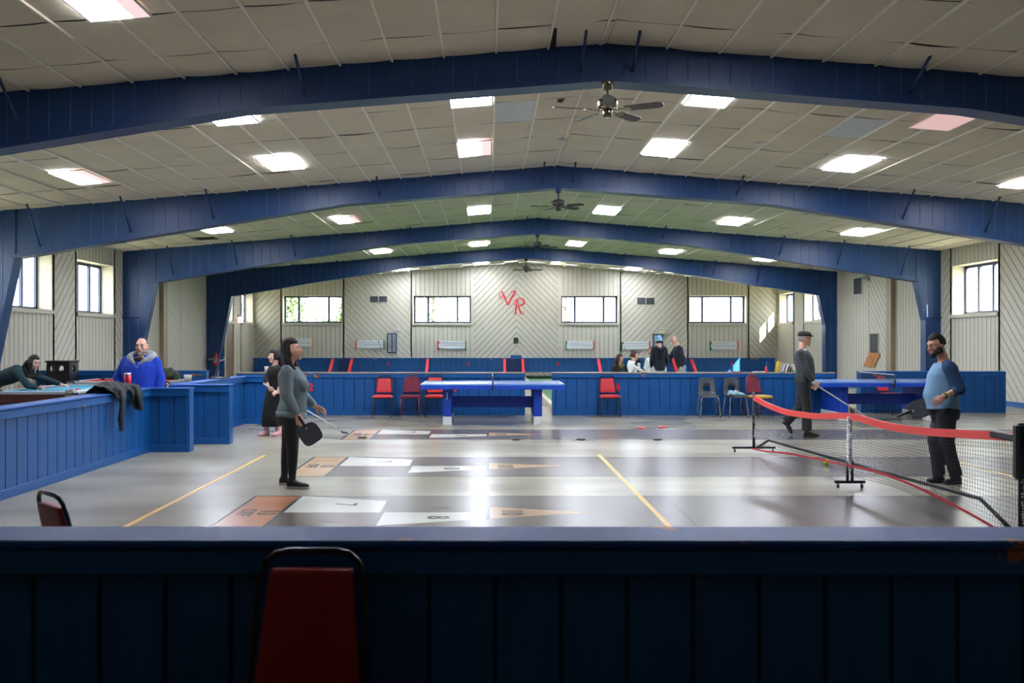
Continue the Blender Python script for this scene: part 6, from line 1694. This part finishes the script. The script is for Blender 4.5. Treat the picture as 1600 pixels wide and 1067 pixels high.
g = MB(); g.tube([hf(.09*math.cos(a), .108*math.sin(a)-.004, .0) for a in [2*PI*k/20 for k in range(20)]], .016, 0, 8, closed=True); solid(g, M('pale knit cuff', (170, 196, 206), .95, var=.2, scale=30), 'beanie_cuff')
d = 26.2
J, p = std(1065.5, d, zw(525, d), -X, lean=.12, headx=.04)
J['elR'] = p(.28, -.12, 1.18); J['wrR'] = p(.5, -.08, 1.14); J['elL'] = p(.02, .24, 1.12); J['wrL'] = p(.05, .22, .88)
r, hair, solid, hf = person('balding man with glasses in a dark jacket and light jeans, one arm out', J, -X, V3(-1, 0, -.3), 1.0, m_skin, DIM_M,
    top=(m_navy, dict(grow=.02, r=(.078, .07, .06, .045), name='jacket')), bottom=('trousers', m_denim, (.1, .075, .07, .07), dict(grow=.012, name='jeans')), shoes=(m_plas, m_plas, {}),
    hands=dict(R=(V3(-1, 0, -.1), V3(0, 0, 1), 1, 20, 6, 30), L=(V3(-.1, 0, -1), V3(0, 1, 0), -1, 30, 4, 30)), voxel=.012)
h = MB(); cap_hair(h, J, V3(-1, 0, -.3), 1.0, front=.0, low=-.3, k=1.05, face_z=2, off=(0, -.01, -.01)); hair(h, m_hairg, .012); glasses(solid, hf, 1.0, m_blk)
def sit(px, d, top, F, w=.17):
    F = F.normalized(); L = UP.cross(F).normalized(); b = V3(xw(px, d), d, 0); p = lambda f, l, z: b + F*f + L*l + UP*z
    t = top
    J = dict(head=p(.06, 0, t-.115), neck=p(.03, 0, t-.28), chest=p(-.0, 0, t-.52), shL=p(.03, w, t-.35), shR=p(.03, -w, t-.35), elL=p(.08, w+.07, t-.6), elR=p(.08, -w-.07, t-.6), wrL=p(.27, .08, t-.62), wrR=p(.27, -.08, t-.62),
             hipL=p(0, .09, .53), hipR=p(0, -.09, .53), knL=p(.42, .15, .55), knR=p(.42, -.15, .55), anL=p(.40, .14, .09), anR=p(.40, -.14, .09), toeL=p(.57, .15, .03), toeR=p(.57, -.15, .03))
    return J, p
def bench(loc, w, label):
    t = thing('bench', label, 'bench', loc); a = MB(); a.bbox(-w/2, w/2, -.16, .16, .36, .40, .006); a.build('seat', m_kerb, t)
    for sx in (-1, 1):
        a = MB(); x0, x1 = sorted((sx*(w/2-.05), sx*(w/2-.12))); a.bbox(x0, x1, -.13, .13, 0, .36, .005); a.build('leg', m_kerb, t)
d = 23.6
J, p = sit(967, d, zw(553, d), V3(.3, -1, 0), .155)
for q, s_ in (('L', .17), ('R', -.17)): J['kn'+q] = p(.40, s_*.85, .80); J['an'+q] = p(.34, s_*.8, .40); J['toe'+q] = p(.48, s_*.8, .36); J['hip'+q] = p(0, s_*.5, .55)
for q, s_ in (('L', .17), ('R', -.17)): J['kn'+q] = p(.36, s_*.9, .70); J['an'+q] = p(.40, s_*.9, .28); J['toe'+q] = p(.54, s_*.9, .22)
r, hair, solid, hf = person('girl with long brown hair and dark top sitting behind the half wall', J, V3(.3, -1, 0), V3(.75, -.6, -.1), .88, m_skin, [(a, w*.85, dd*.9, f) for a, w, dd, f in DIM_F],
    top=(M('dark brown top', (30, 28, 24), .9), dict(grow=.014, r=(.06, .055, .048, .04), name='top')), bottom=('trousers', m_denim, (.085, .066, .06, .055), dict(grow=.008, name='jeans')), shoes=(m_plas, None, {}), voxel=.012,
    hands=dict(L=(V3(.2, -1, -.3), V3(0, 0, -1), 1, 30, 4, 30), R=(V3(.2, -1, -.3), V3(0, 0, -1), -1, 30, 4, 30)))
h = MB(); cap_hair(h, J, V3(.75, -.6, -.1), .88, front=.4, low=-.5, k=1.1, face_z=.55)
for k in range(9):
    lx = -.075+.15*k/8; h.capsule([hf(lx*.9, -.07, 0), hf(lx*1.05, -.08, -.12), hf(lx*1.1, -.05, -.24)], [.032, .034, .018], 0, 8)
for sx in (-1, 1): h.capsule([hf(sx*.07, 0, 0), hf(sx*.08, .01, -.12), hf(sx*.08, .03, -.22)], [.026, .028, .014], 0, 8)
hair(h, m_hairr, .012)
g = MB(); g.ball(p(.155, 0, zw(571, d)), (.06, .02, .06), 0, 10, 8); g.xf(Matrix.Translation(-r.location)); g.build('shirt_print', M('dull gold print', (120, 104, 48), .8), r)
bench((xw(967, d)-.03, d+.08, -.0), .4, 'low pale bench under the girl with long brown hair')
m_whoo = M('white fleece', (206, 210, 206), .95, var=.04)
d = 24.5
J, p = sit(988, d, zw(549, d), V3(.8, -.7, 0), .165)
J['wrL'] = p(.3, -.02, .83); J['wrR'] = p(.3, -.06, .78)
for q, s_ in (('L', .14), ('R', -.14)): J['kn'+q] = p(.38, s_, .72); J['an'+q] = p(.42, s_, .30); J['toe'+q] = p(.56, s_, .24)
r, hair, solid, hf = person('woman in a white hoodie sitting beside the girl with long brown hair', J, V3(.8, -.7, 0), V3(1, -.15, -.05), .95, m_skin, [(a, w*1.0, dd*1.05, f) for a, w, dd, f in DIM_F],
    top=(m_whoo, dict(grow=.02, r=(.076, .07, .062, .05), name='hoodie', add=[lambda g, J=J: g.capsule([J['neck'] + V3(-.09, .05, -.0), J['neck'] + V3(-.06, -.09, -.03), J['neck'] + V3(.05, -.1, -.04)], [.055, .05, .04], 0, 10)])),
    bottom=('trousers', m_whoo, (.095, .075, .066, .06), dict(grow=.008)), shoes=(m_plas, None, {}), voxel=.012, hands=dict(L=(V3(.5, -.6, -.2), V3(0, 0, -1), 1, 30, 4, 30), R=(V3(.5, -.6, -.2), V3(0, 0, -1), -1, 30, 4, 30)))
h = MB(); cap_hair(h, J, V3(1, -.15, -.05), .95, front=.38, low=-.3, k=1.08, face_z=.6); h.ball(hf(0, -.06, .12), .035, 0, 10, 8); hair(h, m_hairr, .012)
g = MB()
for f0, f1 in ((.15, .42), (.62, .9)): g.tube([J['elR'].lerp(J['wrR'], f0), J['elR'].lerp(J['wrR'], f1)], [.074, .068], 0, 12)
g.xf(Matrix.Translation(-r.location)); g.build('sleeve_band', m_navy, r)
bench((xw(988, d)-.05, d+.1, 0), .4, 'low pale bench under the woman in the white hoodie')
t = thing('plush_toy', 'black and white plush bundle held by the woman in the white hoodie', 'plush toy', tuple(at(996.5, 567.5, d-.5)))
a = MB(); a.ball((0, 0, 0), (.075, .08, .08), 0, 14, 10); a.ball((.02, -.05, .07), (.05, .05, .05), 0, 12, 8); a.build('body', m_navy, t); a = MB(); a.ball((.015, -.07, -.03), (.045, .035, .045), 0, 12, 8); a.build('belly', m_whoo, t)
d = 25.2
J, p = std(1017.5, d, zw(547, d), V3(.35, -1, 0), shw=.15)
J['wrL'] = p(.1, .12, .82); J['elL'] = p(.0, .2, 1.08)
r, hair, solid, hf = person('person in a white shirt and black shorts half hidden behind the man in the beanie', J, V3(.35, -1, 0), V3(.9, -.4, 0), .84, m_skin3, [(a, w*.82, dd*.85, f) for a, w, dd, f in DIM_F],
    top=(m_whoo, dict(grow=.014, r=(.06, .055, .05, .04), sleeve={'L': 0, 'R': 0}, name='shirt')), bottom=('trousers', m_blackc, (.085, .075, .075, .075), dict(grow=.01, end=.05, name='shorts')), shoes=(m_plas, None, {}), voxel=.012,
    hands=dict(L=(V3(0, -.3, -1), V3(1, 0, 0), 1, 25, 5, 30), R=(V3(0, -.3, -1), V3(-1, 0, 0), -1, 25, 5, 30)))
h = MB(); cap_hair(h, J, V3(.9, -.4, 0), .84, front=.38, low=-.3, k=1.07, face_z=.6); hair(h, M('ginger blond hair', (156, 104, 76), .6), .012)
# ------------------------------------------------------------------ outdoors, light, camera
gd = MB(); gd.box(-60, 60, YF+.9, 90, -.6, -.5, 0); gd.box(-60, XL-.9, -20, YF+.9, -.6, -.5, 0); gd.box(XR+.9, 60, -20, YF+.9, -.6, -.5, 0)
struct(gd.build('ground', M('pale winter grass', (168, 168, 140), 0.9, scale=0.6)), 'ground outside')
w = bpy.data.worlds.new('World'); SC.world = w; w.use_nodes = True
bg = w.node_tree.nodes['Background']; bg.inputs[0].default_value = (0.93, 0.97, 1.0, 1); bg.inputs[1].default_value = 3.2
sun = bpy.data.lights.new('sun', 'SUN'); sun.energy = 13.0; sun.angle = math.radians(0.6); sun.color = (1.0, 0.94, 0.84)
so = bpy.data.objects.new('sun', sun); COL.objects.link(so)
so.rotation_euler = Vector((-1.0, 1.6, -1.2)).to_track_quat('-Z', 'Y').to_euler()
cam = bpy.data.cameras.new('cam'); co = bpy.data.objects.new('camera', cam); COL.objects.link(co)
co.location = (0, 0, EYE); co.rotation_euler = (PI/2, 0, 0)
cam.sensor_width = 36; cam.lens = 36*F_PX/1600; cam.shift_x = 38/1600.0; cam.shift_y = 0
cam.clip_end = 300
cam.dof.use_dof = True; cam.dof.focus_distance = 12.5; cam.dof.aperture_fstop = 3.5
SC.camera = co
vs = SC.view_settings
vs.view_transform = 'Standard'; vs.look = 'None'; vs.exposure = 1.95; vs.gamma = 1.0; vs.use_curve_mapping = False
SC.cycles.use_denoising = True
SC.cycles.max_bounces = 8; SC.cycles.diffuse_bounces = 5; SC.cycles.glossy_bounces = 4; SC.cycles.transparent_max_bounces = 12
SC.cycles.sample_clamp_indirect = 6.0
